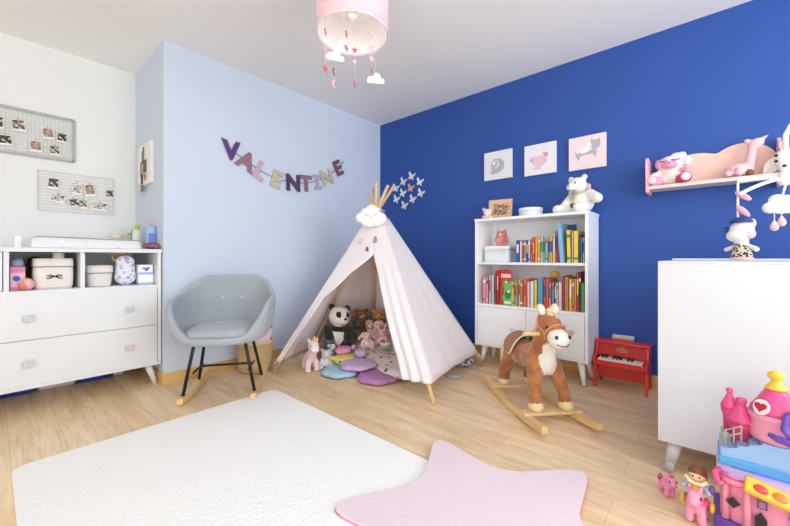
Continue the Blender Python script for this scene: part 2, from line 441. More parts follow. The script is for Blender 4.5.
# ---------- on the dresser shelves (z 0.726) and top (z 0.981)
SZ = 0.726; TZ = 0.981
CARTON_P = M('e788b4', 0.5); PURP = M('7b6aa8', 0.5)
t = thing('pink_carton', 'small pink cardboard carton at the left of the dresser compartment', 'box', (-0.14, -2.992, SZ))
MB().box((0, 0, 0.07), (0.07, 0.062, 0.14), CARTON_P, bev=0.002).build('carton', t)
b = MB(); T = on_left(0.036, 0, 0)
b.prism([(-0.03, 0.02), (0.03, 0.02), (0.03, 0.105), (-0.03, 0.105)], 0.0012, M('f3c2dc', 0.5), T)
b.prism(circle(0.016, 16, cy=0.07, cx=-0.006), 0.002, M('4a5a9a', 0.5), T); b.prism(circle(0.013, 16, cy=0.045, cx=0.012), 0.002, M('f4e7da', 0.5), T)
b.build('printed_front', t, label='pale printed picture panel')
t = thing('storage_jar', 'grey blue lidded jar standing on the pink carton', 'jar', (-0.14, -2.992, SZ+0.1405))
MB().lathe([(0.022, 0), (0.026, 0.004), (0.026, 0.034), (0.02, 0.04)], M('9aa7c4', 0.35)).build('pot', t)
MB().lathe([(0.023, 0.0405), (0.023, 0.052), (0.02, 0.055)], M('6d7079', 0.4)).build('lid', t)
BALL = []
t = thing('toy_ball', 'small multicoloured plush ball in front of the pink carton', 'ball', (-0.085, -2.957, SZ+0.036))
b = MB()
for k, c in enumerate(('f0b8cf', 'f2d06a', 'c9b6e4', 'e58a70')):
    a0 = k*PI/2
    b.grid(lambda u, v, a0=a0: Vector((0.036*math.sin(PI*v)*math.cos(a0+u*PI/2), 0.036*math.sin(PI*v)*math.sin(a0+u*PI/2), 0.036*math.cos(PI*v))), 6, 12, M(c, 0.8))
bmesh.ops.remove_doubles(b.bm, verts=b.bm.verts, dist=1e-5)
b.build('ball', t).rotation_euler = (0.5, 0.9, 0.3)
# fabric basket with bow
CREAM = M('efe8e2', 0.9, 0.4, 300); TRIM = M('6d6a70', 0.8)
def fabric_basket(name, label, loc, L_, D_, Hh, bow):
    t = thing(name, label, 'basket', loc)
    b = MB(); b.lathe([(0.93, 0), (0.99, 0.02), (1.02, Hh*0.5), (0.97, Hh)], CREAM, sx=D_/2, sy=L_/2, power=5, seg=40, cap=False)
    b.lathe([(0.001, 0.002), (0.93, 0.002)], CREAM, sx=D_/2, sy=L_/2, power=5, seg=40, cap=False)
    b.build('body', t, solid=0.004)
    b = MB(); b.lathe([(1.0, Hh*0.74), (1.03, Hh*0.76), (1.0, Hh+0.004), (0.95, Hh+0.004)], CREAM, sx=D_/2, sy=L_/2, power=5, seg=40, cap=False); b.build('cuff', t, solid=0.003)
    def ring(z, k): 
        pts = []
        for i in range(48):
            a = 2*PI*i/48; cx, cy = math.cos(a), math.sin(a)
            pts.append((math.copysign(abs(cx)**0.4, cx)*D_/2*k, math.copysign(abs(cy)**0.4, cy)*L_/2*k, z+0.0015*math.sin(i*9)))
        return pts
    MB().tube(ring(Hh*0.74, 1.045), 0.0022, TRIM, 6, True).build('trim', t, label='dark stitched trim')
    if bow:
        b = MB(); x = D_/2*1.03
        for s in (-1, 1):
            b.tube([(x, 0, Hh*0.42), (x+0.006, s*0.018, Hh*0.47), (x+0.004, s*0.036, Hh*0.44), (x+0.004, s*0.020, Hh*0.40), (x, 0, Hh*0.42)], 0.003, M('2b2a30', 0.7), 6)
            b.tube([(x, 0, Hh*0.42), (x+0.004, s*0.025, Hh*0.34), (x+0.003, s*0.038, Hh*0.35)], 0.0025, M('2b2a30', 0.7), 6)
        b.build('bow', t, label='small black bow')
    return t
fabric_basket('fabric_basket', 'white fabric basket with a black bow in the dresser compartment', (-0.18, -2.835, SZ), 0.185, 0.17, 0.185, True)
t = thing('lidded_fabric_basket', 'low white fabric basket with a matching lid in the right compartment', 'basket', (-0.17, -2.608, SZ))
MB().lathe([(0.85, 0), (0.9, 0.01), (0.97, 0.088), (0.97, 0.09)], CREAM, sx=0.075, sy=0.07, power=4, seg=36).build('body', t)
MB().lathe([(1.03, 0.0905), (1.06, 0.10), (1.03, 0.137), (0.9, 0.142)], CREAM, sx=0.075, sy=0.07, power=4, seg=36).build('lid', t)
MB().tube([(0.0785*math.copysign(abs(math.cos(a))**0.5, math.cos(a)), 0.0735*math.copysign(abs(math.sin(a))**0.5, math.sin(a)), 0.0895) for a in [2*PI*i/40 for i in range(40)]], 0.002, TRIM, 6, True).build('trim', t, label='dark stitched trim')
BROWNF = M('6d4a34', 0.95, 0.6, 90, hex2='3f2c22', vscale=30)
place(tag(blob('brown_bag', [('e', (0, 0, 0.08), (0.08, 0.075, 0.08), BROWNF), ('e', (0, -0.03, 0.15), (0.06, 0.045, 0.05), BROWNF), ('e', (0, 0.05, 0.14), (0.055, 0.05, 0.055), BROWNF)], 0.008), 'crumpled brown fabric bag behind the bow basket in the dresser', 'bag'), (-0.42, -2.87, SZ+0.003))
place(tag(MB().lathe([(0.012, 0), (0.026, 0.001), (0.028, 0.004), (0.028, 0.075), (0.026, 0.078), (0.012, 0.078)], M('f1efe9', 0.9, 0.3, 200)).build('cream_pot'), 'short cream pot standing up in the bow basket', 'pot'), (-0.18, -2.81, SZ+0.148))
# diaper pack
PK = speckle_material('eceaf2', ['c3b6de', 'b9c8e6', 'd8cbe6', 'b0a8d0'], 34, 0.42)
t = thing('nappy_pack', 'plastic pack of nappies with lilac print in the dresser', 'nappy pack', (-0.16, -2.462, SZ))
blob('pack', [('e', (0, 0, 0.06), (0.05, 0.066, 0.062), PK), ('e', (0, 0, 0.11), (0.05, 0.06, 0.07), PK), ('e', (0, 0.0, 0.165), (0.03, 0.058, 0.045), PK)], 0.006, t)
b = MB(); b.tube([(0, -0.05, 0.16), (0, -0.078, 0.20), (0, -0.055, 0.222), (0, 0.0, 0.222), (0, 0.03, 0.215)], 0.008, M('b08b6a', 0.9), 8); b.build('strap', t, label='tan carrying strap')
t = thing('wipes_box', 'low white wipes box at the right of the dresser compartment', 'box', (-0.15, -2.347, SZ))
MB().box((0, 0, 0.036), (0.09, 0.094, 0.072), M('f4f6f8', 0.4), bev=0.006).build('box', t)
MB().box((0, 0, 0.008), (0.092, 0.096, 0.01), M('8fb9e6', 0.4), bev=0.002).build('band', t, label='light blue base band')
t = thing('tissue_box', 'white and blue tissue box stacked on the wipes box', 'box', (-0.15, -2.35, SZ+0.0735))
MB().box((0, 0, 0.034), (0.085, 0.09, 0.068), M('eef2f8', 0.4), bev=0.003).build('box', t)
b = MB(); T = on_left(0.0427, 0, 0)
b.prism([(-0.043, 0.003), (0.043, 0.003), (0.043, 0.012), (-0.043, 0.012)], 0.001, M('6ea5e2', 0.4), T)
b.prism(circle(0.012, 14, cx=0.004, cy=0.034), 0.0012, M('4668c8', 0.4), T); b.prism(circle(0.008, 14, cx=-0.012, cy=0.042), 0.0012, M('d65a6a', 0.4), T); b.prism(circle(0.009, 14, cx=0.016, cy=0.044), 0.0012, M('3d83d2', 0.4), T)
b.build('print', t, label='blue printed front')
# changing mat
MATC = M('efeef2', 0.6, 0.2, 120)
t = thing('changing_mat', 'white padded changing mat lying on top of the dresser', 'changing mat', (-0.39, -2.655, TZ))
def matf(u, v):
    x = -0.30+0.60*u; y = -0.285+0.57*v
    e = min(1, min(u, 1-u)/0.09); e2 = min(1, min(v, 1-v)/0.05)
    side = 0.075*max(0, abs(u-0.5)*2-0.55)/0.45
    z = (0.050+side*0.45 + 0.006*math.cos(v*PI))*math.sqrt(max(0, 1-(1-e)**2))*math.sqrt(max(0, 1-(1-e2)**2))
    return Vector((x, y, z+0.002))
b = MB(); b.grid(matf, 36, 40, MATC); b.grid(lambda u, v: Vector((-0.30+0.60*u, -0.285+0.57*v, 0.0015)), 4, 4, MATC); bmesh.ops.remove_doubles(b.bm, verts=b.bm.verts, dist=0.001)
b.build('pad', t)
b = MB()
for u in (0.03, 0.97): b.tube([matf(u, v/30)+Vector((0.004 if u > 0.5 else -0.004, 0, 0.004)) for v in range(1, 30)], 0.0028, M('8d8c92', 0.8), 6)
b.build('piping', t, label='dark grey patterned piping')
place(tag(MB().box((0, 0, 0.04), (0.03, 0.03, 0.078), WHITE2, bev=0.004).build('white_block'), 'narrow white box standing left of the changing mat', 'box'), (-0.3, -2.985, TZ))
t = thing('white_bottle', 'white lotion bottle with a green cap beside the changing mat', 'bottle', (-0.42, -2.335, TZ), 0)
MB().lathe([(0.024, 0), (0.028, 0.005), (0.028, 0.13), (0.02, 0.155), (0.012, 0.162)], M('e9eee4', 0.35)).build('body', t)
MB().lathe([(0.014, 0.1625), (0.016, 0.166), (0.016, 0.19), (0.010, 0.197)], M('a8cf3e', 0.4)).build('cap', t, label='lime green cap')
t = thing('blue_bottle', 'tall light blue bottle at the right end of the dresser top', 'bottle', (-0.17, -2.302, TZ))
MB().lathe([(0.028, 0), (0.031, 0.005), (0.031, 0.15), (0.026, 0.175), (0.012, 0.182)], M('9dbbe6', 0.3), sx=0.7).build('body', t)
MB().lathe([(0.013, 0.1825), (0.013, 0.2), (0.008, 0.206), (0.008, 0.215)], M('e7a6b6', 0.4)).build('cap', t, label='pale pink cap')
MB().prism([(-0.02, 0.04), (0.02, 0.04), (0.02, 0.12), (-0.02, 0.12)], 0.001, M('5f7fc8', 0.4), on_left(0.0215, 0, 0)).build('printed_label', t, label='darker blue printed label')
POU = M('7a3f4c', 0.9, 0.4, 150, hex2='a9737c', vscale=60)
t = thing('fabric_pouch', 'small dark red patterned pouch at the right end of the dresser top', 'pouch', (-0.075, -2.325, TZ))
blob('pouch', [('e', (0, 0, 0.022), (0.04, 0.055, 0.021), POU), ('e', (0, 0.03, 0.018), (0.03, 0.03, 0.016), POU)], 0.005, t)
MB().tube([(0.012, -0.05, 0.034), (0.0, -0.02, 0.042), (0.0, 0.02, 0.043), (0.01, 0.05, 0.034)], 0.003, M('54303a', 0.6), 6).build('zip', t)
t = thing('beige_pot', 'small beige pot behind the changing mat', 'pot', (-0.62, -2.42, TZ))
MB().lathe([(0.03, 0), (0.036, 0.01), (0.038, 0.09), (0.036, 0.095)], M('d9c3b4', 0.5)).build('body', t)
MB().lathe([(0.038, 0.0955), (0.040, 0.10), (0.038, 0.12), (0.02, 0.135)], M('e6d9ce', 0.5)).build('lid', t)
t = thing('lotion_bottle', 'short grey green tube bottle beside the white lotion bottle', 'bottle', (-0.56, -2.35, TZ))
MB().lathe([(0.02, 0), (0.022, 0.004), (0.024, 0.12), (0.02, 0.128)], M('aab5a6', 0.4)).build('body', t)
MB().lathe([(0.018, 0.1285), (0.018, 0.155), (0.015, 0.158)], M('cfd8cc', 0.4)).build('cap', t)

# ------------------------------------------------------------------ photo grids on the alcove wall
GREY = M('a9aaa8', 0.5); WIRE = M('cfcfcc', 0.5); WIRE2 = M('c9c7c3', 0.5)
def photo_grid(name, label, y0, y1, z0, z1, frame_r, fm, wires_v, wires_h, wm, wr):
    t = thing(name, label, 'photo grid', (X0+0.0125, 0, 0))
    b = MB()
    for a, c in (((y0, z0), (y1, z0)), ((y1, z0), (y1, z1)), ((y1, z1), (y0, z1)), ((y0, z1), (y0, z0))):
        cy, cz = (a[0]+c[0])/2, (a[1]+c[1])/2
        b.box((-0.004, cy, cz), (min(0.008, frame_r*2), max(frame_r*2, abs(a[0]-c[0])), max(frame_r*2, abs(a[1]-c[1]))), fm)
    b.build('frame', t)
    b = MB()
    for i in range(1, wires_v):
        y = y0+(y1-y0)*i/wires_v; b.box((0, y, (z0+z1)/2), (wr*2, wr*2, z1-z0), wm)
    for i in range(1, wires_h):
        z = z0+(z1-z0)*i/wires_h; b.box((0.001, (y0+y1)/2, z), (wr*2, y1-y0, wr*2), wm)
    b.build('wire_mesh', t)
    return t
photo_grid('photo_grid', 'grey framed wire photo grid, upper one on the white wall', -3.52, -2.668, 1.665, 1.985, 0.009, GREY, 40, 15, WIRE, 0.0012)
photo_grid('photo_grid', 'thin white wire photo grid, lower one on the white wall', -2.868, -2.422, 1.272, 1.566, 0.0025, M('cbc9c5', 0.5), 1, 13, WIRE2, 0.0013)
PH = [photo_material(['1a1718', '2a2524', 'c9a48c', '3a2e2c', 'e2d6cc'], 40), photo_material(['141214', '2a2426', '3a3032', 'd8b9a6'], 40), photo_material(['e6dfd6', '8c6f60', 'efe9e2', '3a2f2c'], 40), photo_material(['2a2422', 'e4c3ae', '3a2c28', 'b98f78'], 40)]
CLIP = M('b7aa90', 0.6)
def photo(label, y, z, wd, ht, k, tilt, grp):
    wd *= 1.22; ht *= 1.2
    t = thing('photo_print', label, 'photo', (X0+0.020, y, z), 0, grp, rot=(R(tilt), 0, 0))
    MB().box((0, 0, 0), (0.0008, wd, ht), M('efece8', 0.4)).build('paper', t)
    MB().box((0.0006, 0, ht*0.07), (0.0006, wd*0.88, ht*0.74), PH[k]).build('image', t)
    MB().box((0.001, 0, ht*0.5), (0.006, 0.006, 0.02), CLIP).build('clip', t)
gp = 'photos clipped to the upper grid'; gq = 'photos clipped to the lower grid'
photo('photo at the far left of the upper row on the grey grid', -3.075, 1.86, 0.06, 0.075, 1, 0, gp)
photo('tan toned photo, second from left on the upper row of the grey grid', -2.967, 1.865, 0.056, 0.068, 0, 6, gp)
photo('dark photo, second from the right on the upper row of the grey grid', -2.815, 1.845, 0.05, 0.066, 3, 4, gp)
photo('black cornered photo at the right end of the upper row on the grey grid', -2.737, 1.832, 0.046, 0.06, 1, -4, gp)
photo('very dark photo at the left of the lower row on the grey grid', -3.03, 1.745, 0.055, 0.06, 1, 5, gp)
photo('skin toned photo in the middle of the lower row on the grey grid', -2.880, 1.735, 0.05, 0.066, 3, 0, gp)
photo('dark photo at the right of the lower row on the grey grid', -2.778, 1.727, 0.048, 0.062, 0, 3, gp)
photo('dark photo at the left of the upper row on the white wire grid', -2.785, 1.478, 0.05, 0.068, 1, -3, gq)
photo('brown toned photo, second on the upper row of the white wire grid', -2.652, 1.455, 0.046, 0.08, 2, 0, gq)
photo('skin toned photo, third on the upper row of the white wire grid', -2.575, 1.455, 0.05, 0.08, 3, 6, gq)
photo('small black photo at the right end of the upper row on the white wire grid', -2.448, 1.44, 0.04, 0.055, 1, 0, gq)
photo('cream photo strip at the left of the lower row on the white wire grid', -2.765, 1.37, 0.072, 0.055, 2, -8, gq)
photo('tilted dark photo, second on the lower row of the white wire grid', -2.668, 1.345, 0.045, 0.055, 1, 10, gq)
photo('purplish dark photo, third on the lower row of the white wire grid', -2.617, 1.34, 0.042, 0.056, 0, 0, gq)
photo('wide grey toned photo at the right of the lower row on the white wire grid', -2.515, 1.332, 0.085, 0.058, 2, -4, gq)

# picture with hanging house on the alcove side face
t = thing('canvas_picture', 'white canvas picture on the narrow grey blue wall beside the dresser', 'picture', (-0.405, YB-0.012, 1.66))
MB().box((0, 0, 0), (0.35, 0.022, 0.325), M('efece6', 0.7), bev=0.002).build('canvas', t)
b = MB()
for x, z, sx, sz, c in ((-0.02, 0.06, 0.07, 0.10, '8a7d72'), (0.03, -0.02, 0.09, 0.10, '6f665f'), (-0.07, -0.03, 0.06, 0.12, 'a99a8a'), (-0.05, -0.11, 0.05, 0.08, '5b5350'), (0.06, -0.11, 0.09, 0.06, 'e0c3c0'), (-0.01, 0.12, 0.04, 0.04, '7d7068'), (0.02, -0.09, 0.05, 0.06, 'd9c9bb')):
    b.box((x, -0.012, z), (sx, 0.004, sz), M(c, 0.8), bev=0.001)
b.build('collage', t, label='grey and brown collage of small houses')
b = MB(); b.box((-0.09, -0.016, -0.175), (0.055, 0.012, 0.07), M('d8d2ca', 0.8), bev=0.002); b.box((-0.03, -0.016, -0.185), (0.03, 0.012, 0.05), M('7a716c', 0.8), bev=0.002)
b.build('hanging_tag', t)

# ------------------------------------------------------------------ name garland
def text_mesh(txt, size, ext, off, mat, name, parent, T):
    cu = bpy.data.curves.new('t', 'FONT'); cu.body = txt; cu.size = size; cu.extrude = ext; cu.offset = off; cu.align_x = 'CENTER'; cu.align_y = 'CENTER'
    o = bpy.data.objects.new('t', cu); C.objects.link(o)
    dg = bpy.context.evaluated_depsgraph_get(); dg.update()
    me = bpy.data.meshes.new_from_object(o.evaluated_get(dg)); bpy.data.objects.remove(o); bpy.data.curves.remove(cu)
    me.transform(T); me.materials.clear(); me.materials.append(mat)
    n = bpy.data.objects.new(name, me); C.objects.link(n); n.parent = parent
    return n
g = thing('letter_garland', 'garland of coloured letters spelling VALENTINE on the pale blue wall', 'garland', (0.008, 0, 0))
GL = [('V', -1.784, 1.795, 0, '5b3a7c', 'dark purple letter V'), ('A', -1.657, 1.735, -24, '98707e', 'dusty rose letter A'), ('L', -1.535, 1.672, -27, 'cfaebd', 'pale mauve letter L'),
      ('E', -1.377, 1.625, -16, 'c9bfa0', 'pale gold letter E'), ('N', -1.2, 1.618, 2, '54385f', 'dark plum letter N'), ('T', -1.057, 1.633, 4, '90697a', 'rose letter T'),
      ('I', -0.925, 1.678, 10, 'b3aec0', 'silver grey letter I'), ('N', -0.80, 1.738, 20, 'c9bba8', 'pale beige letter N'), ('E', -0.655, 1.860, 28, '80525f', 'mauve brown letter E')]
for ch, y, z, a, col, lab in GL:
    T = on_left(0.006, y, z) @ Matrix.Rotation(R(a), 4, 'Z')
    if ch == 'I':
        b = MB(); b.prism([(-0.046, -0.074), (0.046, -0.074), (0.046, -0.046), (0.016, -0.046), (0.016, 0.046), (0.046, 0.046), (0.046, 0.074), (-0.046, 0.074), (-0.046, 0.046), (-0.016, 0.046), (-0.016, -0.046), (-0.046, -0.046)], 0.006, M(col, 0.6, 0.5, 400), T, z0=-0.003); o = b.build('letter', g, label=lab); continue
    o = text_mesh(ch, 0.205, 0.003, 0.0100, M(col, 0.6, 0.5, 400, hex2=None), 'letter', g, T); o['label'] = lab
pts = [(0.002, -1.856, 1.885)]+[(0.001, y, z+0.012) for _, y, z, *_ in GL]+[(0.002, -0.59, 1.94)]
MB().tube(pts, 0.0028, M('4a4a4e', 0.7), 6).build('string', g)
for p in (pts[0], pts[-1]): MB().ell(p, (0.006, 0.008, 0.008), M('55565a', 0.4), sub=2).build('pin', g)

# ------------------------------------------------------------------ three animal pictures on the blue wall
def art(label, x, z, wd, ht, bg, draw):
    t = thing('canvas_picture', label, 'picture', (x, -0.014, z), 0, None)
    MB().box((0, 0, 0), (wd, 0.024, ht), M(bg, 0.8), bev=0.002).build('canvas', t)
    b = MB(); draw(b, on_blue(0, 0, -0.012)); b.build('drawing', t)
AG = M('b3b2b8', 0.8); AGL = M('dcd9da', 0.8); AW = M('eeebea', 0.8); AP = M('e3c3cb', 0.8); APP = M('d59fae', 0.8)
def badger(b, T):
    b.prism(circle(0.066, 28, cx=0.0, cy=-0.005), 0.001, AG, T); b.prism(circle(0.038, 24, cx=-0.02, cy=0.012), 0.0018, AGL, T)
    b.prism([(-0.065, 0.02), (-0.02, 0.06), (0.005, 0.015), (-0.03, -0.03)], 0.0024, AG, T); b.prism([(-0.055, 0.012), (-0.02, 0.048), (-0.022, 0.0)], 0.003, AW, T)
    b.prism(circle(0.01, 12, cx=-0.03, cy=0.055), 0.003, AG, T); b.prism(circle(0.03, 16, 1.4, 0.6, cx=-0.03, cy=-0.06), 0.0018, AG, T)
def fox(b, T):
    b.prism(circle(0.062, 28, cx=0.005, cy=-0.02, sx=1.1), 0.001, AW, T); b.prism(circle(0.045, 24, cx=0.0, cy=-0.015, sx=1.4), 0.0014, AP, T)
    b.prism([(-0.085, 0.02), (-0.05, 0.03), (0.01, 0.0), (0.05, 0.05), (0.045, 0.0), (0.0, -0.04), (-0.06, -0.03)], 0.002, AP, T); b.prism(circle(0.02, 14, cx=0.05, cy=0.03), 0.0026, APP, T)
    b.prism([(-0.085, 0.0), (-0.055, 0.012), (-0.06, -0.02)], 0.0028, APP, T); b.prism(circle(0.026, 14, 1.3, 0.6, cx=-0.02, cy=-0.075), 0.0022, AP, T); b.prism(circle(0.005, 8, cx=0.035, cy=0.045), 0.003, M('6d6a70', 0.8), T)
def cat(b, T):
    b.prism([(-0.09, 0.035), (-0.075, 0.0), (-0.02, 0.0), (0.06, 0.02), (0.07, -0.005), (0.06, -0.055), (0.045, -0.02), (-0.02, -0.02), (-0.05, -0.03), (-0.055, -0.065), (-0.075, -0.03)], 0.0012, AG, T)
    b.prism(circle(0.036, 24, cx=0.06, cy=0.05), 0.0018, AG, T); b.prism([(0.03, 0.07), (0.03, 0.1), (0.055, 0.08)], 0.0016, AG, T); b.prism([(0.068, 0.08), (0.09, 0.1), (0.092, 0.066)], 0.0016, AG, T)
    b.prism(circle(0.03, 16, 1.3, 0.8, cx=-0.02, cy=0.018), 0.002, AW, T); b.prism(circle(0.02, 14, cx=0.015, cy=0.05), 0.0022, AW, T)
art('white square picture with a curled grey badger, leftmost on blue wall', 1.512, 1.765, 0.268, 0.258, 'e6e5e6', badger)
art('pale square picture with a pink fox, middle of three on blue wall', 1.892, 1.752, 0.262, 0.258, 'e9e6ea', fox)
art('pink square picture with a grey cat, rightmost on blue wall', 2.252, 1.740, 0.262, 0.258, 'eed9dc', cat)

# ------------------------------------------------------------------ butterflies
def butterfly(label, x, z, s, a, col):
    t = thing('butterfly_decal', label, 'butterfly decal', (x, -0.006, z), 0, 'paper butterflies on the blue wall', rot=(0, R(a), 0))
    wing = [(0, 0.004), (0.012, 0.018), (0.028, 0.038), (0.040, 0.043), (0.047, 0.038), (0.046, 0.022), (0.036, 0.006), (0.020, -0.001), (0.030, -0.010), (0.034, -0.024), (0.026, -0.036), (0.014, -0.032), (0.005, -0.016), (0, -0.006)]
    m = M(col, 0.6)
    for sg in (-1, 1):
        T = on_blue(0, 0, 0) @ Matrix.Rotation(R(-10*sg), 4, 'Y') @ Matrix.Scale(s, 4)
        b = MB(); b.prism([(sg*u, v) for u, v in (wing if sg > 0 else wing)], 0.0012, m, T); b.build('wing', t)
    MB().cyl((0, -0.002, -0.028*s), (0, -0.002, 0.026*s), 0.0035*s, 0.0035*s, m, 8).build('body', t)
BW = 'dfe4ea'
for lab, x, z, col in [('white paper butterfly at the very top of the blue wall cluster', 0.492, 1.817, BW), ('white paper butterfly at the upper right of the blue wall cluster', 0.607, 1.737, BW),
    ('white paper butterfly at the upper left, below the topmost one', 0.372, 1.772, 'd9d9de'), ('white paper butterfly at the left, just beside the pole tips', 0.261, 1.714, BW),
    ('pink paper butterfly in the middle of the blue wall cluster', 0.481, 1.686, 'dba3a6'), ('white paper butterfly left of and below the pink one', 0.364, 1.644, BW),
    ('white paper butterfly at the right edge of the cluster, below the upper right one', 0.62, 1.613, BW), ('white paper butterfly at the lower left of the cluster', 0.267, 1.585, BW),
    ('white paper butterfly at the lower right of the cluster', 0.505, 1.561, BW), ('white paper butterfly at the very bottom of the blue wall cluster', 0.388, 1.502, 'dadcd8')]:
    butterfly(lab, x, z, 1.08, 22+random.uniform(-4, 4), col)

# ------------------------------------------------------------------ rocking chair
FAB = M('a8afb5', 0.95, 0.35, 260, vary=0.06, vscale=8, sheen=0.2)
ch = thing('rocking_chair', 'grey upholstered tub rocking chair with black metal legs on wooden rockers', 'rocking chair', (0.488, -2.035, 0), R(-36))
def sstep(a, b_, x):
    t = max(0, min(1, (x-a)/(b_-a))); return t*t*(3-2*t)
def rimh(p):
    p = abs(p)
    return 0.792 - 0.120*sstep(28, 74, p) - 0.025*sstep(74, 108, p) - 0.222*sstep(104, 150, p)
def shell(u, v):
    p = -180+360*u; a = R(p); h = rimh(p); k = (h-0.38)/0.41
    cx, sy = -math.cos(a), math.sin(a)
    ex = math.copysign(abs(cx)**0.8, cx); ey = math.copysign(abs(sy)**0.8, sy)
    bx = ex*(0.215 if cx < 0 else 0.255); by = ey*0.240
    fl = 0.052*sstep(0, 0.5, k)
    rx = bx+ex*(fl*1.0 + (0.035*sstep(0.6, 1, k) if cx < 0 else 0)); ry = by+ey*(fl*1.0)
    if v < 0.36:
        s = v/0.36; return Vector((bx*s, by*s, 0.402+0.004*s*s))
    s = (v-0.36)/0.64; e = 1-(1-s)**2.8
    return Vector((bx+(rx-bx)*e, by+(ry-by)*e, 0.406+(h-0.406)*(0.25*s+0.75*s**1.35)))
b = MB(); b.grid(shell, 56, 16, FAB); bmesh.ops.remove_doubles(b.bm, verts=b.bm.verts, dist=0.0008)
b.build('shell', ch, solid=0.034, sub=1, offset=1)
b = MB(); b.lathe([(0.90, 0), (0.98, 0.010), (1.0, 0.026), (0.975, 0.044), (0.88, 0.056), (0.6, 0.064), (0.01, 0.067)], FAB, c=(0.045, 0, 0.409), sx=0.218, sy=0.208, power=3.4, seg=48)
cu = b.build('seat_cushion', ch)
MB().tube([(0.045+0.2155*math.copysign(abs(math.cos(a))**0.6, math.cos(a)), 0.206*math.copysign(abs(math.sin(a))**0.6, math.sin(a)), 0.422) for a in [2*PI*i/48 for i in range(48)]], 0.004, M('5a5e66', 0.8), 6, True).build('piping', cu, label='dark piping along the cushion edge')
for y in (-0.065, 0.065): MB().ell((-0.207, y, 0.625), (0.006, 0.010, 0.010), M('cfd3d8', 0.9), sub=2).build('button', ch, label='pale tufting button')
METAL = M('1d1f22', 0.35, metal=0.3)
for sx in (-1, 1):
    for sy in (-1, 1):
        top = Vector((sx*0.12+0.02, sy*0.150, 0.382)); bot = Vector((0.155 if sx > 0 else -0.165, sy*0.212, 0.05 if sx > 0 else 0.052))
        MB().tube([(sx*0.05+0.02, sy*0.10, 0.378), top+Vector((-sx*0.02, -sy*0.012, -0.003)), top+(bot-top)*0.06, top+(bot-top)*0.5, bot], 0.0105, METAL, 10).build('leg', ch)
MB().cyl((-0.05, -0.172, 0.175), (-0.05, 0.172, 0.175), 0.008, 0.008, METAL, 10).build('crossbar', ch)
b = MB()
for sy in (-1, 1): b.cyl((-0.105, sy*0.168, 0.175), (0.105, sy*0.168, 0.175), 0.007, 0.007, METAL, 10)
b.build('side_bar', ch)
for sy in (-1, 1):
    pts = []; pr = []
    for i in range(25):
        x = -0.36+0.575*i/24; z = 0.0015+0.36*(x+0.0)**2
        pts.append((x, z))
    poly = pts+[(x, z+0.044-0.016*abs(x)/0.36) for x, z in reversed(pts)]
    MB().prism(poly, 0.036, BEECH, rot_to((1, 0, 0), (0, 0, 1), (0, sy*0.212+0.018, 0)), bev=0.006).build('rocker', ch)

# wicker basket behind the chair
t = thing('wicker_basket', 'round wicker laundry basket standing behind the rocking chair', 'basket', (0.172, -1.655, 0))
WK = weave_material()
MB().lathe([(0.01, 0.004), (0.122, 0.004), (0.130, 0.02), (0.138, 0.12), (0.136, 0.225), (0.141, 0.23), (0.139, 0.24), (0.130, 0.235), (0.130, 0.15), (0.12, 0.03), (0.01, 0.02)], WK, seg=40, cap=False).build('body', t)
MB().tube([(0.136*math.cos(2*PI*i/40), 0.136*math.sin(2*PI*i/40), 0.237) for i in range(40)], 0.009, M('e2c896', 0.7, 0.5, 90), 8, True).build('rim', t)
for s in (): MB().tube([(s*0.11, -0.115, 0.31), (s*0.10, -0.12, 0.35), (s*0.06, -0.145, 0.365), (s*0.03, -0.15, 0.35), (s*0.02, -0.155, 0.31)], 0.006, M('d8b98a', 0.7), 6).build('handle', t) if s < 0 else None
PINKC = M('e9cdd2', 0.95, 0.5, 80)
place(tag(blob('pink_cloth', [('e', (0, 0, 0), (0.115, 0.115, 0.06), PINKC), ('e', (0.02, 0.05, 0.05), (0.05, 0.065, 0.05), PINKC), ('e', (0.03, 0.085, 0.075), (0.03, 0.035, 0.05), PINKC)], 0.01), 'pale pink cloth heaped in the wicker basket', 'cloth'), (0.172, -1.645, 0.222))
PUR = M('6a4aa0', 0.7)
t = thing('purple_toy', 'tiny purple star shaped toy on the pink cloth in the basket', 'toy', (0.205, -1.545, 0.345))
MB().prism([(0.024*math.cos(PI/2+k*PI/5)*(1 if k % 2 == 0 else 0.5), 0.024*math.sin(PI/2+k*PI/5)*(1 if k % 2 == 0 else 0.5)) for k in range(10)], 0.014, PUR, rot_to((0.45, 0.89, 0), (0, 0, 1), (0, 0, 0)), bev=0.003).build('star', t)

# ------------------------------------------------------------------ play tent
A_ = Vector((0.838, -0.905, 1.34)); FT = [Vector((0.36, -1.61, 0)), Vector((1.68, -1.26, 0)), Vector((1.535, -0.34, 0)), Vector((0.20, -0.33, 0)), Vector((0.10, -1.05, 0))]
tp = thing('teepee_tent', 'off white cotton teepee play tent on wooden poles by the blue wall corner', 'play tent', (0.82, -0.92, 0))
O_ = Vector((0.82, -0.92, 0))
CAN = speckle_material('ece4e6', ['ddd2d6', 'e2c6cc', 'd6d2da'], 15, 0.09)
def onpole(i, z): return FT[i]+(A_-FT[i])*(z/1.34)
for i, f in enumerate(FT):
    off = Vector((0.016*math.cos(i*1.257+0.6), 0.016*math.sin(i*1.257+0.6), 0))
    d = (A_+off-f); e = f+d*(1+(0.20, 0.185, 0.12, 0.195, 0.185)[i]/1.34); d.normalize()
    MB().tube([f-O_+d*0.004, (f+e)/2-O_, e-O_], 0.0125, PINE, 12).build('pole', tp)
CIN = sum(FT, Vector())/5
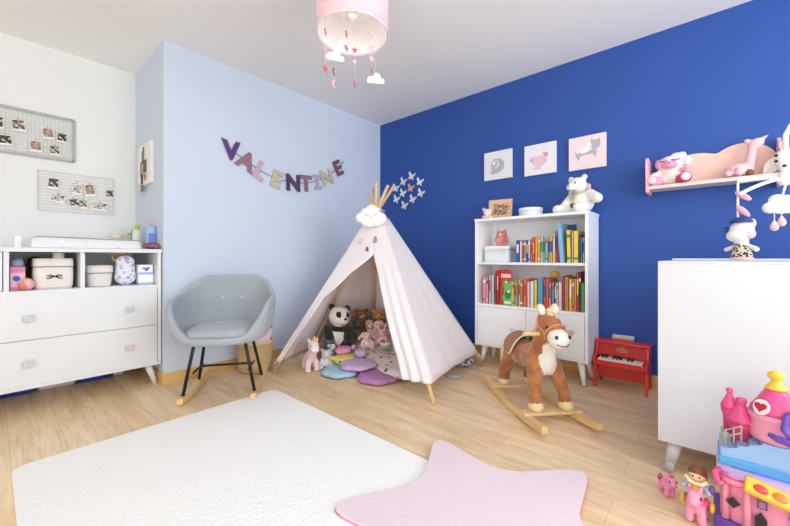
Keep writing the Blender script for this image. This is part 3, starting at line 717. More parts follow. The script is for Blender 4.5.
def cover_pt(i, j, u, z, sag=0.0, wr=0.0):
    a = onpole(i, z); c = onpole(j, z); p = a.lerp(c, u)
    out = (p-Vector((A_.x, A_.y, z))); out.z = 0
    if out.length > 1e-6: out.normalize()
    k = 1-z/1.34
    s = math.sin(PI*u)
    p = p - out*(sag*s*k) + out*0.036 + out*wr*math.sin(u*23+z*3)*s*k
    return p-O_
ZT = 1.255
for i, j, zb in ((1, 2, 0.115), (2, 3, 0.06), (3, 4, 0.03), (4, 0, 0.06)):
    b = MB(); b.grid(lambda u, v: cover_pt(i, j, u, (zb+0.03*math.sin(PI*u)*0)+(ZT-zb)*v, 0.03, 0.004), 20, 24, CAN)
    b.build('side_panel', tp, solid=0.004, offset=0)
# front: two flaps with the entrance gap between them
def lerp_table(tb, z):
    for (z0, u0), (z1, u1) in zip(tb, tb[1:]):
        if z0 <= z <= z1: return u0+(u1-u0)*(z-z0)/(z1-z0)
    return tb[-1][1] if z > tb[-1][0] else tb[0][1]
LE = [(0.09, 0.035), (0.25, 0.045), (0.60, 0.10), (0.80, 0.32), (0.945, 0.63), (1.3, 0.63)]
RE = [(0.09, 0.845), (0.22, 0.835), (0.60, 0.76), (0.80, 0.71), (0.945, 0.63), (1.3, 0.63)]
def left_flap(u, v):
    z = 0.09+(ZT-0.09)*v; return cover_pt(0, 1, u*lerp_table(LE, z), z, 0.0)+Vector((0.010*math.sin(u*8)*max(0, 0.7-v), 0, 0))
def right_flap(u, v):
    z = 0.115+(ZT-0.115)*v; e = lerp_table(RE, z)
    return cover_pt(0, 1, e+(1-e)*u, z, 0.0)+Vector((0.28, -0.9, 0))*(0.016*math.sin(u*15+1.5)*math.sin(PI*u)*max(0, 1-v*1.3))
b = MB(); b.grid(left_flap, 12, 60, CAN); b.build('entrance_flap', tp, solid=0.004, offset=0)
b = MB(); b.grid(right_flap, 24, 60, CAN); b.build('entrance_flap', tp, solid=0.004, offset=0)
# small felt drops hanging on the front under the cloud
DROPS = [('a98f95', 0.66, 1.062, 0.030), ('e6c3c6', 0.27, 1.055, 0.032), ('5c5a5c', 0.50, 0.985, 0.022)]
fdir = Vector((0.256, -0.967, 0.0)).normalized(); fx = Vector((0.967, 0.256, 0))
fn = (FT[1]-FT[0]).cross(A_-FT[0]).normalized()
if fn.y > 0: fn = -fn
fup = (A_-(FT[0]+FT[1])/2); fup = (fup-fn*fup.dot(fn)); fxx = fup.cross(fn).normalized(); fup = fn.cross(fxx).normalized()
if fup.z < 0: fup = -fup
for col, u, z, s in DROPS:
    p = cover_pt(0, 1, u, z)+fn*0.008
    drop = [(s*0.62*math.sin(2*PI*k/20)*(math.sin(PI*k/20)), s*math.cos(2*PI*k/20)) for k in range(20)]
    MB().prism(drop, 0.008, M(col, 0.9), rot_to(fxx, fup, p), bev=0.002).build('felt_drop', tp)
for q in ((0.62, 0.94),): 
    p = cover_pt(0, 1, 0.63, 0.93)+fn*0.006
# cloud cushion hanging at the crossing
CLW = M('efeeec', 0.9, 0.3, 150)
cl = thing('cloud_cushion', 'white plush cloud cushion hanging below the teepee pole crossing', 'cushion', (0.903, -1.045, 1.254), 0)
cl.rotation_euler = (0, 0, R(41.5))
blob('cloud', [('e', (0, 0, 0), (0.07, 0.035, 0.065), CLW), ('e', (-0.085, 0, -0.012), (0.045, 0.032, 0.042), CLW), ('e', (0.078, 0, -0.018), (0.050, 0.032, 0.052), CLW), ('e', (0.005, 0, 0.052), (0.052, 0.034, 0.046), CLW), ('e', (-0.045, 0, 0.025), (0.046, 0.034, 0.045), CLW), ('e', (0.055, 0, 0.030), (0.042, 0.034, 0.042), CLW), ('e', (-0.02, 0, -0.055), (0.06, 0.03, 0.036), CLW), ('e', (0.045, 0, -0.05), (0.05, 0.03, 0.036), CLW)], 0.006, cl, 2)
b = MB()
for s in (-1, 1): b.tube([(s*0.032-0.012, -0.037, 0.012), (s*0.032, -0.040, 0.004), (s*0.032+0.012, -0.037, 0.012)], 0.0025, M('c9a9a4', 0.8), 6)
b.ell((0, -0.036, -0.004), (0.008, 0.004, 0.005), M('d8a9a9', 0.8), sub=2); b.build('stitched_face', cl, label='tiny stitched sleeping face')
b = MB(); b.ell((0.078, -0.030, 0.045), (0.016, 0.007, 0.012), M('d9a7c9', 0.8), sub=2); b.ell((0.102, -0.027, 0.038), (0.014, 0.007, 0.014), M('8f6a97', 0.8), sub=2); b.ell((0.09, -0.033, 0.040), (0.006, 0.006, 0.006), M('6d4a7a', 0.8), sub=2); b.build('bow', cl, label='small purple pink bow')
MB().tube([(0, 0, 0.08), (-0.01, 0.03, 0.10), (0.0, 0.05, 0.12)], 0.003, M('e8e2dc', 0.9), 6).build('hanging_loop', cl)

# ------------------------------------------------------------------ things in the tent
# play cover and floor cushions
BLK = speckle_material('e4d6d6', ['b89a96', '7a5a52', 'd2a0a4', '5a4a48', 'b8b0b0'], 17, 0.33)
def covf(u, v):
    x = 0.68+0.60*u; y = -1.12+0.62*v
    z = 0.075+0.05*v+0.05*(1-u)*v+0.010*math.sin(9*u+4*v)+0.008*math.sin(13*v-5*u)
    k = max(0, 1-min(u, 1-u, v)/0.10); z -= 0.05*k*k
    return Vector((x+0.02*math.sin(7*v), y+0.03*math.sin(6*u), z))
b = MB(); b.grid(covf, 40, 30, BLK)
tag(b.build('play_blanket', solid=0.008), 'pale blanket printed with small dark figures spread inside the teepee', 'blanket')
place(tag(blob('folded_quilt', [('e', (0, 0, 0), (0.30, 0.30, 0.075), M('d9c6c4', 0.95)), ('e', (0.05, 0.12, 0.03), (0.24, 0.20, 0.085), M('d9c6c4', 0.95))], 0.014), 'thick pale quilt heaped under the plush toys in the teepee', 'quilt'), (0.58, -0.72, 0.073))
def flower(name, label, x, y, z, r, h, petals, col, amp=0.13, rz=0, cat='cushion', bump=0.7):
    t = thing(name, label, cat, (x, y, z), rz)
    m = M(col, 0.9, bump, 60, vary=0.14, vscale=40)
    n = 60; b = MB()
    def f(u, v):
        a = 2*PI*u; rr = r*(1-amp+amp*abs(math.cos(petals*a/2)))
        s = 1-v
        if s > 0.999: s = 1
        e = math.sqrt(max(0, 1-s**5))
        return Vector((rr*s*math.cos(a), rr*s*math.sin(a), h*0.5+h*0.5*e))
    b.grid(f, 72, 12, m)
    b.grid(lambda u, v: Vector((f(u, v).x, f(u, v).y, h-f(u, v).z)), 72, 12, m)
    bmesh.ops.remove_doubles(b.bm, verts=b.bm.verts, dist=1e-4)
    b.build('cushion_body', t); return t
flower('flower_cushion', 'mauve pink crocheted flower cushion on the floor at the tent entrance', 1.10, -1.17, 0.001, 0.165, 0.05, 6, 'b983b6', rz=0.3)
flower('flower_cushion', 'pale blue flower cushion on the floor at the left of the tent entrance', 0.79, -1.27, 0.001, 0.155, 0.05, 6, 'a9d2e6', rz=0.1, bump=0.35)
flower('flower_cushion', 'lilac flower cushion resting on the blue and mauve ones', 0.885, -1.17, 0.053, 0.155, 0.045, 6, 'd3b3da', rz=0.5, bump=0.35)
t = flower('flower_cushion', 'yellow flower cushion behind the pale blue one in the teepee', 0.665, -1.13, 0.045, 0.125, 0.055, 5, 'e9e27a', rz=0.2, bump=0.3)
b = MB(); b.tube([(-0.03, -0.118, 0.036), (-0.01, -0.124, 0.030), (0.02, -0.124, 0.036)], 0.005, M('7a8a6a', 0.9), 6); b.ell((0.045, -0.113, 0.034), (0.01, 0.006, 0.008), M('5a5a5a', 0.9), sub=2); b.build('stitching', t, label='dark stitched face')
flower('flower_cushion', 'bright pink small cushion stacked on the yellow one', 0.60, -1.095, 0.102, 0.085, 0.05, 5, 'ef9ac8', rz=0.2, bump=0.3)
flower('pom_cushion', 'small greyish lilac round cushion beside the yellow one', 0.80, -1.06, 0.10, 0.055, 0.06, 8, 'cdb4d0', amp=0.02, bump=0.4)

# panda
PW = M('e9e6da', 0.95, 0.7, 180, sheen=0.3); PB = M('1f1f22', 0.95, 0.7, 180, sheen=0.3)
def panda():
    t = thing('plush_panda', 'large black and white plush panda sitting at the left inside the teepee', 'plush toy', (0.44, -1.055, 0.12), R(-20))
    t.scale = (1.12, 1.12, 1.12); t.rotation_euler = (R(-9), 0, R(-16))
    blob('body', [('e', (0, 0, 0.08), (0.075, 0.085, 0.095), PW), ('e', (0.0, 0, 0.135), (0.065, 0.075, 0.04), PB),
        ('e', (0.02, 0.0, 0.245), (0.078, 0.088, 0.08), PW, (0, 0.2, 0)), ('e', (0.075, 0.012, 0.222), (0.04, 0.045, 0.036), PW),
        ('c', (0.01, -0.085, 0.145), (0.075, -0.075, 0.055), 0.032, 0.036, PB), ('c', (0.02, 0.085, 0.145), (0.10, 0.065, 0.085), 0.030, 0.034, PB),
        ('c', (0.03, -0.055, 0.028), (0.13, -0.075, 0.025), 0.038, 0.036, PB), ('c', (0.03, 0.05, 0.03), (0.12, 0.085, 0.03), 0.038, 0.036, PB),
        ('e', (0.0, -0.068, 0.315), (0.018, 0.028, 0.026), PB), ('e', (0.0, 0.068, 0.315), (0.018, 0.028, 0.026), PB),
        ('e', (0.083, -0.036, 0.262), (0.018, 0.02, 0.026), PB, (0.4, 0, 0)), ('e', (0.083, 0.036, 0.262), (0.018, 0.02, 0.026), PB, (-0.4, 0, 0))], 0.0065, t, 3)
    eyes(t, [(0.1015, -0.034, 0.262), (0.1015, 0.034, 0.262)], 0.0065)
    MB().ell((0.114, 0.012, 0.236), (0.009, 0.014, 0.010), EYE, sub=2).build('nose', t)
    for y in (-0.08, 0.09): MB().ell((0.160, y, 0.03), (0.007, 0.020, 0.022), M('cfcbb6', 0.95), sub=2).build('foot_pad', t, label='pale foot pad')
panda()
# unicorn
UP = M('f0cdd0', 0.95, 0.5, 150, sheen=0.2); UW = M('efe9e6', 0.95, 0.5, 150)
t = thing('plush_unicorn', 'pale pink plush unicorn standing at the left edge of the tent entrance', 'plush toy', (0.515, -1.36, 0), R(-20))
blob('body', [('e', (0, 0, 0.105), (0.075, 0.05, 0.05), UP), ('c', (0.05, 0, 0.12), (0.075, 0, 0.19), 0.036, 0.034, UP), ('e', (0.095, 0, 0.215), (0.05, 0.045, 0.045), UP, (0, 0.4, 0)), ('e', (0.135, 0, 0.195), (0.03, 0.034, 0.03), UW),
    ('c', (0.05, -0.03, 0.08), (0.058, -0.036, 0.032), 0.023, 0.024, UP), ('c', (0.05, 0.03, 0.08), (0.058, 0.036, 0.032), 0.023, 0.024, UP), ('c', (-0.05, -0.03, 0.08), (-0.058, -0.034, 0.032), 0.023, 0.024, UP), ('c', (-0.05, 0.03, 0.08), (-0.058, 0.034, 0.032), 0.023, 0.024, UP),
    ('e', (0.058, -0.036, 0.013), (0.027, 0.025, 0.0125), UW), ('e', (0.058, 0.036, 0.013), (0.027, 0.025, 0.0125), UW), ('e', (-0.058, -0.034, 0.013), (0.027, 0.025, 0.0125), UW), ('e', (-0.058, 0.034, 0.013), (0.027, 0.025, 0.0125), UW),
    ('e', (0.07, -0.035, 0.258), (0.010, 0.012, 0.02), UP), ('e', (0.07, 0.035, 0.258), (0.010, 0.012, 0.02), UP)], 0.006, t, 3)
MB().cyl((0.10, 0, 0.25), (0.125, 0, 0.30), 0.012, 0.003, M('e9cf6a', 0.5), 10).build('horn', t, label='yellow horn')
MB().ell((0.085, 0.012, 0.268), (0.022, 0.018, 0.012), M('f0dc8c', 0.9), sub=2).build('forelock', t, label='pale yellow tuft')
b = MB()
for k in range(5): b.ell((0.055-0.012*k, 0, 0.245-0.026*k), (0.02, 0.018, 0.022), M('f3b9c6', 0.9), sub=2)
b.build('mane', t)
eyes(t, [(0.128, -0.034, 0.225), (0.128, 0.034, 0.225)], 0.005)
MB().tube([(-0.07, 0, 0.125), (-0.105, 0, 0.10), (-0.11, 0, 0.06)], lambda i: (0.014, 0.018, 0.008)[i], M('f3b9c6', 0.9), 8).build('tail', t)
# elephant style grey toy and small plush beside
def plush(name, label, loc, rz, body, belly, ear, scale, earlen=0.03, ears='round', group=None, extra=None, nose='3a2f2c'):
    t = thing(name, label, 'plush toy', loc, rz, group)
    s = scale
    def S(*v): return tuple(x*s for x in v)
    els = [('e', S(0, 0, 0.07), S(0.062, 0.068, 0.07), body), ('e', S(0.03, 0, 0.065), S(0.045, 0.05, 0.055), belly), ('e', S(0.015, 0, 0.175), S(0.062, 0.068, 0.06), body), ('e', S(0.065, 0, 0.162), S(0.03, 0.036, 0.028), belly),
        ('c', S(0.01, -0.06, 0.11), S(0.06, -0.085, 0.06), 0.022*s, 0.024*s, body), ('c', S(0.01, 0.06, 0.11), S(0.06, 0.085, 0.06), 0.022*s, 0.024*s, body),
        ('c', S(0.03, -0.05, 0.027), S(0.105, -0.065, 0.027), 0.027*s, 0.027*s, body), ('c', S(0.03, 0.05, 0.027), S(0.105, 0.065, 0.027), 0.027*s, 0.027*s, body)]
    for sg in (-1, 1):
        if ears == 'round': els.append(('e', S(0.0, sg*0.055, 0.228), S(0.014, 0.026, 0.026), ear))
        elif ears == 'long': els.append(('c', S(-0.005, sg*0.04, 0.225), S(-0.01, sg*0.055, 0.31), 0.018*s, 0.016*s, ear))
        else: els.append(('c', S(0.0, sg*0.055, 0.215), S(0.01, sg*0.11, 0.15), 0.018*s, 0.026*s, ear))
    blob('body', els, 0.0075*max(s, 0.7), t, 3)
    eyes(t, [S(0.069, -0.03, 0.192), S(0.069, 0.03, 0.192)], 0.0065*s)
    MB().ell(S(0.094, 0, 0.17), S(0.007, 0.011, 0.008), M(nose, 0.5), sub=2).build('nose', t)
    if extra: extra(t, S, s)
    return t
GRY = M('b9b6be', 0.95, 0.5, 150); GRD = M('6a6a74', 0.95, 0.6, 120, hex2='3c3c46', vscale=40)
plush('plush_mouse', 'pale grey plush with a floppy body beside the pink unicorn', (0.56, -1.235, 0.002), R(-35), M('d7d5de', 0.95, 0.5, 150), M('dedce4', 0.95, 0.5, 150), M('c9bfc9', 0.95, 0.5, 150), 0.62)
plush('plush_mouse', 'small dark grey plush tucked between the panda and the unicorn', (0.535, -1.185, 0.075), R(-30), GRD, GRY, GRD, 0.62)
BRN = M('9a6a44', 0.95, 0.7, 120, hex2='7d5030', vscale=30); OLV = M('6b5f4d', 0.95, 0.8, 120, hex2='3a352c', vscale=45); TAN = M('d8a98c', 0.95, 0.5, 150); PEACH = M('e6a898', 0.95, 0.5, 150); PNK = M('e9c0c2', 0.95, 0.5, 150); CRM = M('eadbcd', 0.95, 0.5, 150); ORN = M('c98a45', 0.95, 0.6, 120)
plush('plush_bear', 'dark mottled brown plush right beside the panda in the teepee', (0.545, -0.85, 0.165), R(-50), OLV, OLV, OLV, 0.85)
plush('plush_rabbit', 'peach coloured floppy eared plush in the middle of the toy heap', (0.575, -0.745, 0.17), R(-30), PEACH, CRM, PEACH, 0.72, ears='floppy')
plush('plush_bear', 'orange brown plush at the back right of the toy heap in the teepee', (0.53, -0.585, 0.205), R(-40), ORN, TAN, ORN, 0.85)
plush('plush_bear', 'brown plush at the back of the toy heap behind the panda', (0.455, -0.735, 0.205), R(-30), BRN, TAN, BRN, 0.9)
def frock(t, S, s): MB().ell(S(0.012, 0, 0.09), S(0.066, 0.072, 0.045), M('e8b4b8', 0.9), sub=2).build('dress', t, label='pink dress')
plush('plush_doll', 'cream faced plush in a pink dress at the middle of the toy heap', (0.655, -0.70, 0.165), R(-45), CRM, CRM, M('4a3a36', 0.9), 0.72, extra=frock)
plush('plush_rabbit', 'pale pink plush lying at the front right of the toy heap', (0.745, -0.755, 0.13), R(-60), PNK, CRM, PNK, 0.62, ears='long')
plush('plush_rabbit', 'cream pink plush lying in front of the panda feet', (0.70, -0.90, 0.12), R(-30), M('eccfcb', 0.95, 0.5, 150), CRM, PNK, 0.62, ears='floppy')
plush('plush_bear', 'grey brown plush at the right edge of the heap behind the tent flap', (0.655, -0.575, 0.16), R(-50), M('8f7f7a', 0.95, 0.6, 120), CRM, M('8f7f7a', 0.95, 0.6, 120), 0.75)
t = thing('toy_drum', 'small round toy with red and white top on the blanket', 'toy', (0.83, -0.80, 0.125))
MB().lathe([(0.05, 0), (0.055, 0.004), (0.055, 0.02), (0.05, 0.026)], M('9fb0ac', 0.5)).build('base', t)
MB().lathe([(0.045, 0.0265), (0.044, 0.045), (0.03, 0.052)], M('efe2da', 0.6)).build('top', t)
MB().ell((-0.02, -0.01, 0.055), (0.022, 0.02, 0.014), M('b8433f', 0.5), sub=2).build('knob', t, label='red knob')
POUCHB = speckle_material('c3cade', ['3d4a78', '6d7aa8', 'e9e9f2', '2c3358'], 40, 0.5)
place(tag(blob('patterned_pouch', [('e', (0, 0, 0.04), (0.08, 0.06, 0.04), POUCHB), ('e', (0.03, 0.03, 0.05), (0.05, 0.05, 0.04), POUCHB)], 0.009), 'blue and white patterned pouch poking out under the right rear of the tent', 'pouch'), (1.41, -0.47, 0.001))
place(tag(blob('grey_sock', [('e', (0, 0, 0.016), (0.05, 0.022, 0.015), M('a9acb2', 0.95)), ('e', (0.035, 0.02, 0.016), (0.025, 0.035, 0.015), M('a9acb2', 0.95))], 0.006), 'small grey cloth lying under the right side of the tent', 'cloth'), (1.50, -0.78, 0.001))

# ------------------------------------------------------------------ bookcase
BX0, BX1, BYF, BYB = 1.45, 2.332, -0.33, -0.016
bc = thing('bookcase', 'white bookcase with two open shelves above two doors on tapered legs', 'bookcase', ((BX0+BX1)/2, (BYF+BYB)/2, 0))
bx = (BX0+BX1)/2; by = (BYF+BYB)/2; W_ = BX1-BX0; D_ = BYB-BYF
BW_ = M('f2f4f6', 0.4)
b = MB()
for s in (-1, 1): b.box((s*(W_/2-0.010), 0, 0.70), (0.020, D_, 1.06), BW_, bev=0.002)
b.box((0, 0.006, 0.182), (W_-0.04, D_-0.012, 0.02), BW_); b.box((0, D_/2-0.006, 0.703), (W_-0.04, 0.008, 1.054), BW_)
b.build('carcass', bc)
MB().box((0, 0, 1.239), (W_+0.008, D_+0.006, 0.022), BW_, bev=0.003).build('top', bc)
for z in (0.871, 0.518): MB().box((0, 0.003, z), (W_-0.042, D_-0.018, 0.020), BW_, bev=0.002).build('shelf', bc)
for s in (-1, 1):
    d = MB().box((s*(W_-0.044)/4, -D_/2+0.009, 0.350), ((W_-0.044)/2-0.003, 0.018, 0.312), BW_, bev=0.002).build('door', bc)
    MB().box((s*0.095, -D_/2-0.009, 0.335), (0.048, 0.016, 0.036), M('c3c8d2', 0.5), bev=0.003).build('knob', d, label='grey blue square knob')
for sx in (-1, 1):
    for sy in (-1, 1): 
        l = MB().cyl((sx*(W_/2-0.035), sy*(D_/2-0.045), 0.004), (sx*(W_/2-0.065), sy*(D_/2-0.07), 0.172), 0.013, 0.026, BW_, 16).build('leg', bc)
        MB().cyl((sx*(W_/2-0.035), sy*(D_/2-0.045), 0.0), (sx*(W_/2-0.035), sy*(D_/2-0.045), 0.005), 0.012, 0.012, M('2b2b2b', 0.6), 12).build('foot_pad', l)

COL = dict(blue='2f56b4', white='e6e4e2', red='da4844', sky='86b6de', pink='e39aac', palepink='e3c3cb', orange='eea24e', yellow='ecd048', cream='e9dfb8', grey='b7c0c8', sage='a3b884', brown='b47a54', darkred='b54c56', navy='475a92', lilac='b9a3cf', green='4ea253', teal='4f9fc4', purple='8a78b8', gold='d9a93c', black='5e484a', lime='b7c75a', coral='e26a50')
ORD = 'first second third fourth fifth sixth seventh eighth ninth tenth eleventh twelfth thirteenth fourteenth fifteenth sixteenth seventeenth eighteenth nineteenth twentieth'.split()
def ordinal(n):
    if n <= 20: return ORD[n-1]
    if n == 30: return 'thirtieth'
    return ('twenty' if n < 30 else 'thirty')+' '+ORD[n % 10-1]
PAGES = M('efe9dc', 0.9)
DECO = ['f4f0e6', 'e8c23c', '2f4f9c', 'c93a3a', 'f0dcd0', '3f8f5a']
def book(label, x, th, h, dp, col, z, lean=0, grp=None, yfront=None, deco=0):
    b = MB(); m = M(col, 0.45)
    tc = min(0.002, th*0.18)
    b.box((0, dp/2, h/2), (th-2*tc, dp-0.006, h-0.008), PAGES)
    for s in (-1, 1): b.box((s*(th/2-tc/2), dp/2, h/2), (tc, dp, h), m)
    b.box((0, tc/2, h/2), (th, tc, h), m)
    if deco == 1: b.box((0, -0.0004, h*0.62), (th*0.62, 0.0008, h*0.4), M(random.choice(DECO), 0.5))
    elif deco == 2:
        b.box((0, -0.0004, h*0.82), (th*0.96, 0.0008, h*0.1), M(random.choice(DECO), 0.5)); b.box((0, -0.0004, h*0.14), (th*0.96, 0.0008, h*0.07), M(random.choice(DECO), 0.5))
    elif deco == 3:
        c = M(random.choice(DECO), 0.5)
        for q in range(4): b.box((0, -0.0004, h*(0.40+0.11*q)), (th*0.45, 0.0008, h*0.07), c)
    o = b.build('book'); tag(o, label, 'book', grp)
    o.location = (x, BYF+0.035 if yfront is None else yfront, z); o.rotation_euler = (0, R(lean), 0)
    return o
def shelf_books(lst, z, shelf):
    n = 0
    for x0, x1, h, c, lean in lst:
        n += 1
        sz = 'tall' if h > 0.225 else ('short' if h < 0.185 else 'slim')
        book('%s %s book, %s from the left on the %s bookcase shelf' % (sz, {'sage': 'sage green', 'sky': 'sky blue', 'palepink': 'pale pink', 'darkred': 'dark red', 'gold': 'golden yellow', 'lime': 'lime green'}.get(c, c), ordinal(n), shelf),
             (x0+x1)/2, (x1-x0)*0.93, h, 0.15+0.05*random.random() if h < 0.22 else 0.21, COL[c], z, lean, 'books on the %s bookcase shelf' % shelf, BYF+0.03+random.random()*0.012, random.randint(0, 3))
UP_ = [(1.801, 1.826, .177, 'blue', 0), (1.827, 1.845, .170, 'white', 0), (1.846, 1.865, .177, 'red', 0), (1.866, 1.881, .178, 'sky', 0), (1.882, 1.897, .176, 'blue', 0), (1.898, 1.914, .180, 'palepink', 0), (1.915, 1.928, .172, 'lilac', 0),
       (1.929, 1.951, .198, 'red', 0), (1.952, 1.974, .201, 'orange', 0), (1.975, 1.989, .199, 'yellow', 0), (1.990, 2.012, .196, 'grey', 0), (2.013, 2.027, .195, 'sage', 0), (2.028, 2.049, .194, 'sky', 0), (2.050, 2.064, .193, 'lime', 0),
       (2.065, 2.084, .197, 'orange', 0), (2.085, 2.100, .190, 'white', 0), (2.101, 2.114, .237, 'brown', 0), (2.115, 2.128, .236, 'darkred', 0), (2.133, 2.168, .295, 'sky', -4), (2.182, 2.212, .24, 'yellow', -1.5), (2.213, 2.226, .23, 'palepink', 0),
       (2.227, 2.262, .232, 'yellow', 0), (2.263, 2.275, .208, 'navy', 0), (2.276, 2.288, .180, 'teal', 0), (2.289, 2.300, .184, 'lime', 0)]
LO_ = [(1.505, 1.535, .226, 'pink', 0), (1.536, 1.557, .222, 'pink', 0), (1.566, 1.580, .243, 'white', 0), (1.582, 1.610, .244, 'grey', 0), (1.620, 1.632, .279, 'darkred', 0), (1.633, 1.646, .287, 'red', 0),
       (1.745, 1.762, .200, 'lime', 0), (1.763, 1.783, .195, 'yellow', 0), (1.784, 1.800, .202, 'grey', 0), (1.801, 1.816, .207, 'sage', 0), (1.817, 1.833, .212, 'cream', 0), (1.834, 1.857, .213, 'brown', 0), (1.858, 1.889, .221, 'coral', 0), (1.890, 1.913, .199, 'palepink', 0), (1.914, 1.944, .205, 'white', 0), (1.945, 1.967, .217, 'yellow', 0),
       (1.968, 2.012, .232, 'teal', 0), (2.013, 2.034, .220, 'red', 0), (2.035, 2.055, .23, 'coral', 0), (2.056, 2.071, .199, 'pink', 0), (2.072, 2.093, .205, 'purple', 0), (2.094, 2.107, .207, 'green', 0), (2.108, 2.121, .202, 'white', 0), (2.122, 2.149, .210, 'palepink', 0), (2.150, 2.164, .256, 'darkred', 0), (2.165, 2.198, .249, 'brown', 0), (2.199, 2.218, .235, 'yellow', 0), (2.219, 2.231, .236, 'orange', 0), (2.232, 2.245, .237, 'pink', 0), (2.246, 2.264, .286, 'darkred', 0), (2.265, 2.277, .280, 'black', 0), (2.278, 2.301, .210, 'green', 0)]
shelf_books(UP_, 0.8813, 'upper'); shelf_books(LO_, 0.5283, 'lower')
# big dark book behind the light blue one, front facing picture book, small front facing book, orange ball
book('large dark blue book standing behind the tall sky blue one on the upper shelf', 2.205, 0.016, 0.292, 0.10, '34458a', 0.8813, 0, 'books on the upper bookcase shelf', -0.135).rotation_euler = (0, 0, R(90))
def facing(label, x, y, z, wd, ht, col, grp, draw, lean=8):
    t = thing('book', label, 'book', (x, y, z), 0, grp, rot=(R(-lean), 0, 0))
    b = MB(); m = M(col, 0.45); b.box((0, 0.006, ht/2), (wd-0.004, 0.009, ht-0.006), PAGES); b.box((0, 0.0008, ht/2), (wd, 0.0016, ht), m); b.box((0, 0.0112, ht/2), (wd, 0.0016, ht), m); b.box((-wd/2+0.001, 0.006, ht/2), (0.002, 0.012, ht), m)
    b.build('cover', t); b = MB(); draw(b, rot_to((1, 0, 0), (0, 0, 1), (0, 0, 0))); b.build('cover_picture', t)
def croc(b, T):
    g_ = M('4fa355', 0.5); b.prism([(-0.035, 0.03), (0.03, 0.03), (0.045, 0.10), (0.04, 0.17), (0.01, 0.21), (-0.02, 0.20), (-0.035, 0.15), (-0.005, 0.145), (0.0, 0.10), (-0.03, 0.08)], 0.001, g_, T)
    b.prism(circle(0.012, 14, cx=0.005, cy=0.185), 0.002, M('f2f0ea', 0.5), T); b.prism([(-0.042, 0.225), (0.042, 0.225), (0.042, 0.255), (-0.042, 0.255)], 0.001, M('f0d6c8', 0.5), T)
    b.prism([(-0.02, 0.05), (0.02, 0.05), (0.022, 0.11), (-0.002, 0.12)], 0.0018, M('e5e3a0', 0.5), T)
facing('red picture book with a green animal on its cover facing forward', 1.700, -0.285, 0.5285, 0.098, 0.287, 'cf3434', 'books on the lower bookcase shelf', croc, 5)
def leafy(b, T): b.prism(circle(0.025, 16, cx=0, cy=0.09, sy=1.5), 0.001, M('2f7d45', 0.5), T); b.prism(circle(0.012, 12, cx=0.006, cy=0.115), 0.0018, M('f0efe6', 0.5), T); b.prism([(-0.03, 0.015), (0.03, 0.015), (0.03, 0.035), (-0.03, 0.035)], 0.001, M('e9e4d2', 0.5), T)
facing('small green picture book facing forward beside the red picture book', 1.735, -0.312, 0.5285, 0.07, 0.185, '6fb663', 'books on the lower bookcase shelf', leafy, 4)
place(tag(MB().ell((0, 0, 0.031), (0.031, 0.031, 0.031), M('d7a23e', 0.6, 0.2, 100)).build('toy_ball'), 'small golden ball lying on top of the lower shelf books', 'ball'), (2.066, -0.19, 0.5285+0.2305))
# boxes, pig, frame, bear
t = thing('lidded_box', 'white lidded box at the left of the upper bookcase shelf', 'box', (1.615, -0.19, 0.8815))
MB().lathe([(0.97, 0), (1.0, 0.006), (1.0, 0.10)], M('e4e8ec', 0.5), sx=0.113, sy=0.085, power=7, seg=48).build('box', t)
MB().lathe([(1.03, 0.1005), (1.03, 0.132), (1.0, 0.136)], M('f2f2f0', 0.5), sx=0.113, sy=0.085, power=7, seg=48).build('lid', t)
MB().prism([(0.014*math.sin(2*PI*k/24)**3*1.0, 0.0009*(13*math.cos(2*PI*k/24)-5*math.cos(4*PI*k/24)-2*math.cos(6*PI*k/24)-math.cos(8*PI*k/24))) for k in range(24)], 0.001, M('f7f6f4', 0.5), on_blue(0.0, 0.05, -0.0852)).build('heart', t, label='small white heart')
PGM = M('dd9a94', 0.35, hex2='c86a6a', vscale=18)
t = thing('animal_money_box', 'pink pig shaped money box standing on the white lidded box', 'money box', (1.628, -0.19, 0.8815+0.1365), R(-80))
blob('body', [('e', (0, 0, 0.05), (0.05, 0.058, 0.052), PGM), ('e', (0.008, 0, 0.098), (0.042, 0.045, 0.036), PGM), ('c', (0, -0.025, 0.12), (0, -0.036, 0.14), 0.012, 0.006, PGM), ('c', (0, 0.025, 0.12), (0, 0.036, 0.14), 0.012, 0.006, PGM), ('e', (0.03, -0.04, 0.05), (0.02, 0.018, 0.02), PGM), ('e', (0.03, 0.04, 0.05), (0.02, 0.018, 0.02), PGM), ('e', (0, 0, 0.006), (0.045, 0.052, 0.006), PGM)], 0.005, t, 3)
MB().cyl((0.044, 0, 0.096), (0.054, 0, 0.096), 0.015, 0.014, M('f0bdb4', 0.4), 14).build('snout', t)
eyes(t, [(0.041, -0.02, 0.112), (0.041, 0.02, 0.112)], 0.0045)
t = thing('framed_photo', 'wooden photo frame at the left end of the bookcase top', 'photo frame', (1.60, -0.165, 1.2515), 0, rot=(R(-8), 0, R(6)))
FW = wood('frame_wood', 'e3bf9c', 'cfa27c', (3, 20, 20))
b = MB(); b.box((-0.083, 0, 0.088), (0.04, 0.015, 0.176), FW, bev=0.002); b.box((0.083, 0, 0.088), (0.04, 0.015, 0.176), FW, bev=0.002); b.box((0, 0, 0.155), (0.126, 0.015, 0.042), FW, bev=0.002); b.box((0, 0, 0.02), (0.126, 0.015, 0.04), FW, bev=0.002); b.build('frame', t)
MB().box((0, 0.003, 0.087), (0.126, 0.003, 0.094), photo_material(['5a4038', 'e0b8a4', '2e2624', 'c99a86'], 20)).build('photo', t)
MB().box((0, 0.03, 0.07), (0.02, 0.003, 0.14), FW, rot=(R(18), 0, 0)).build('back_stand', t)
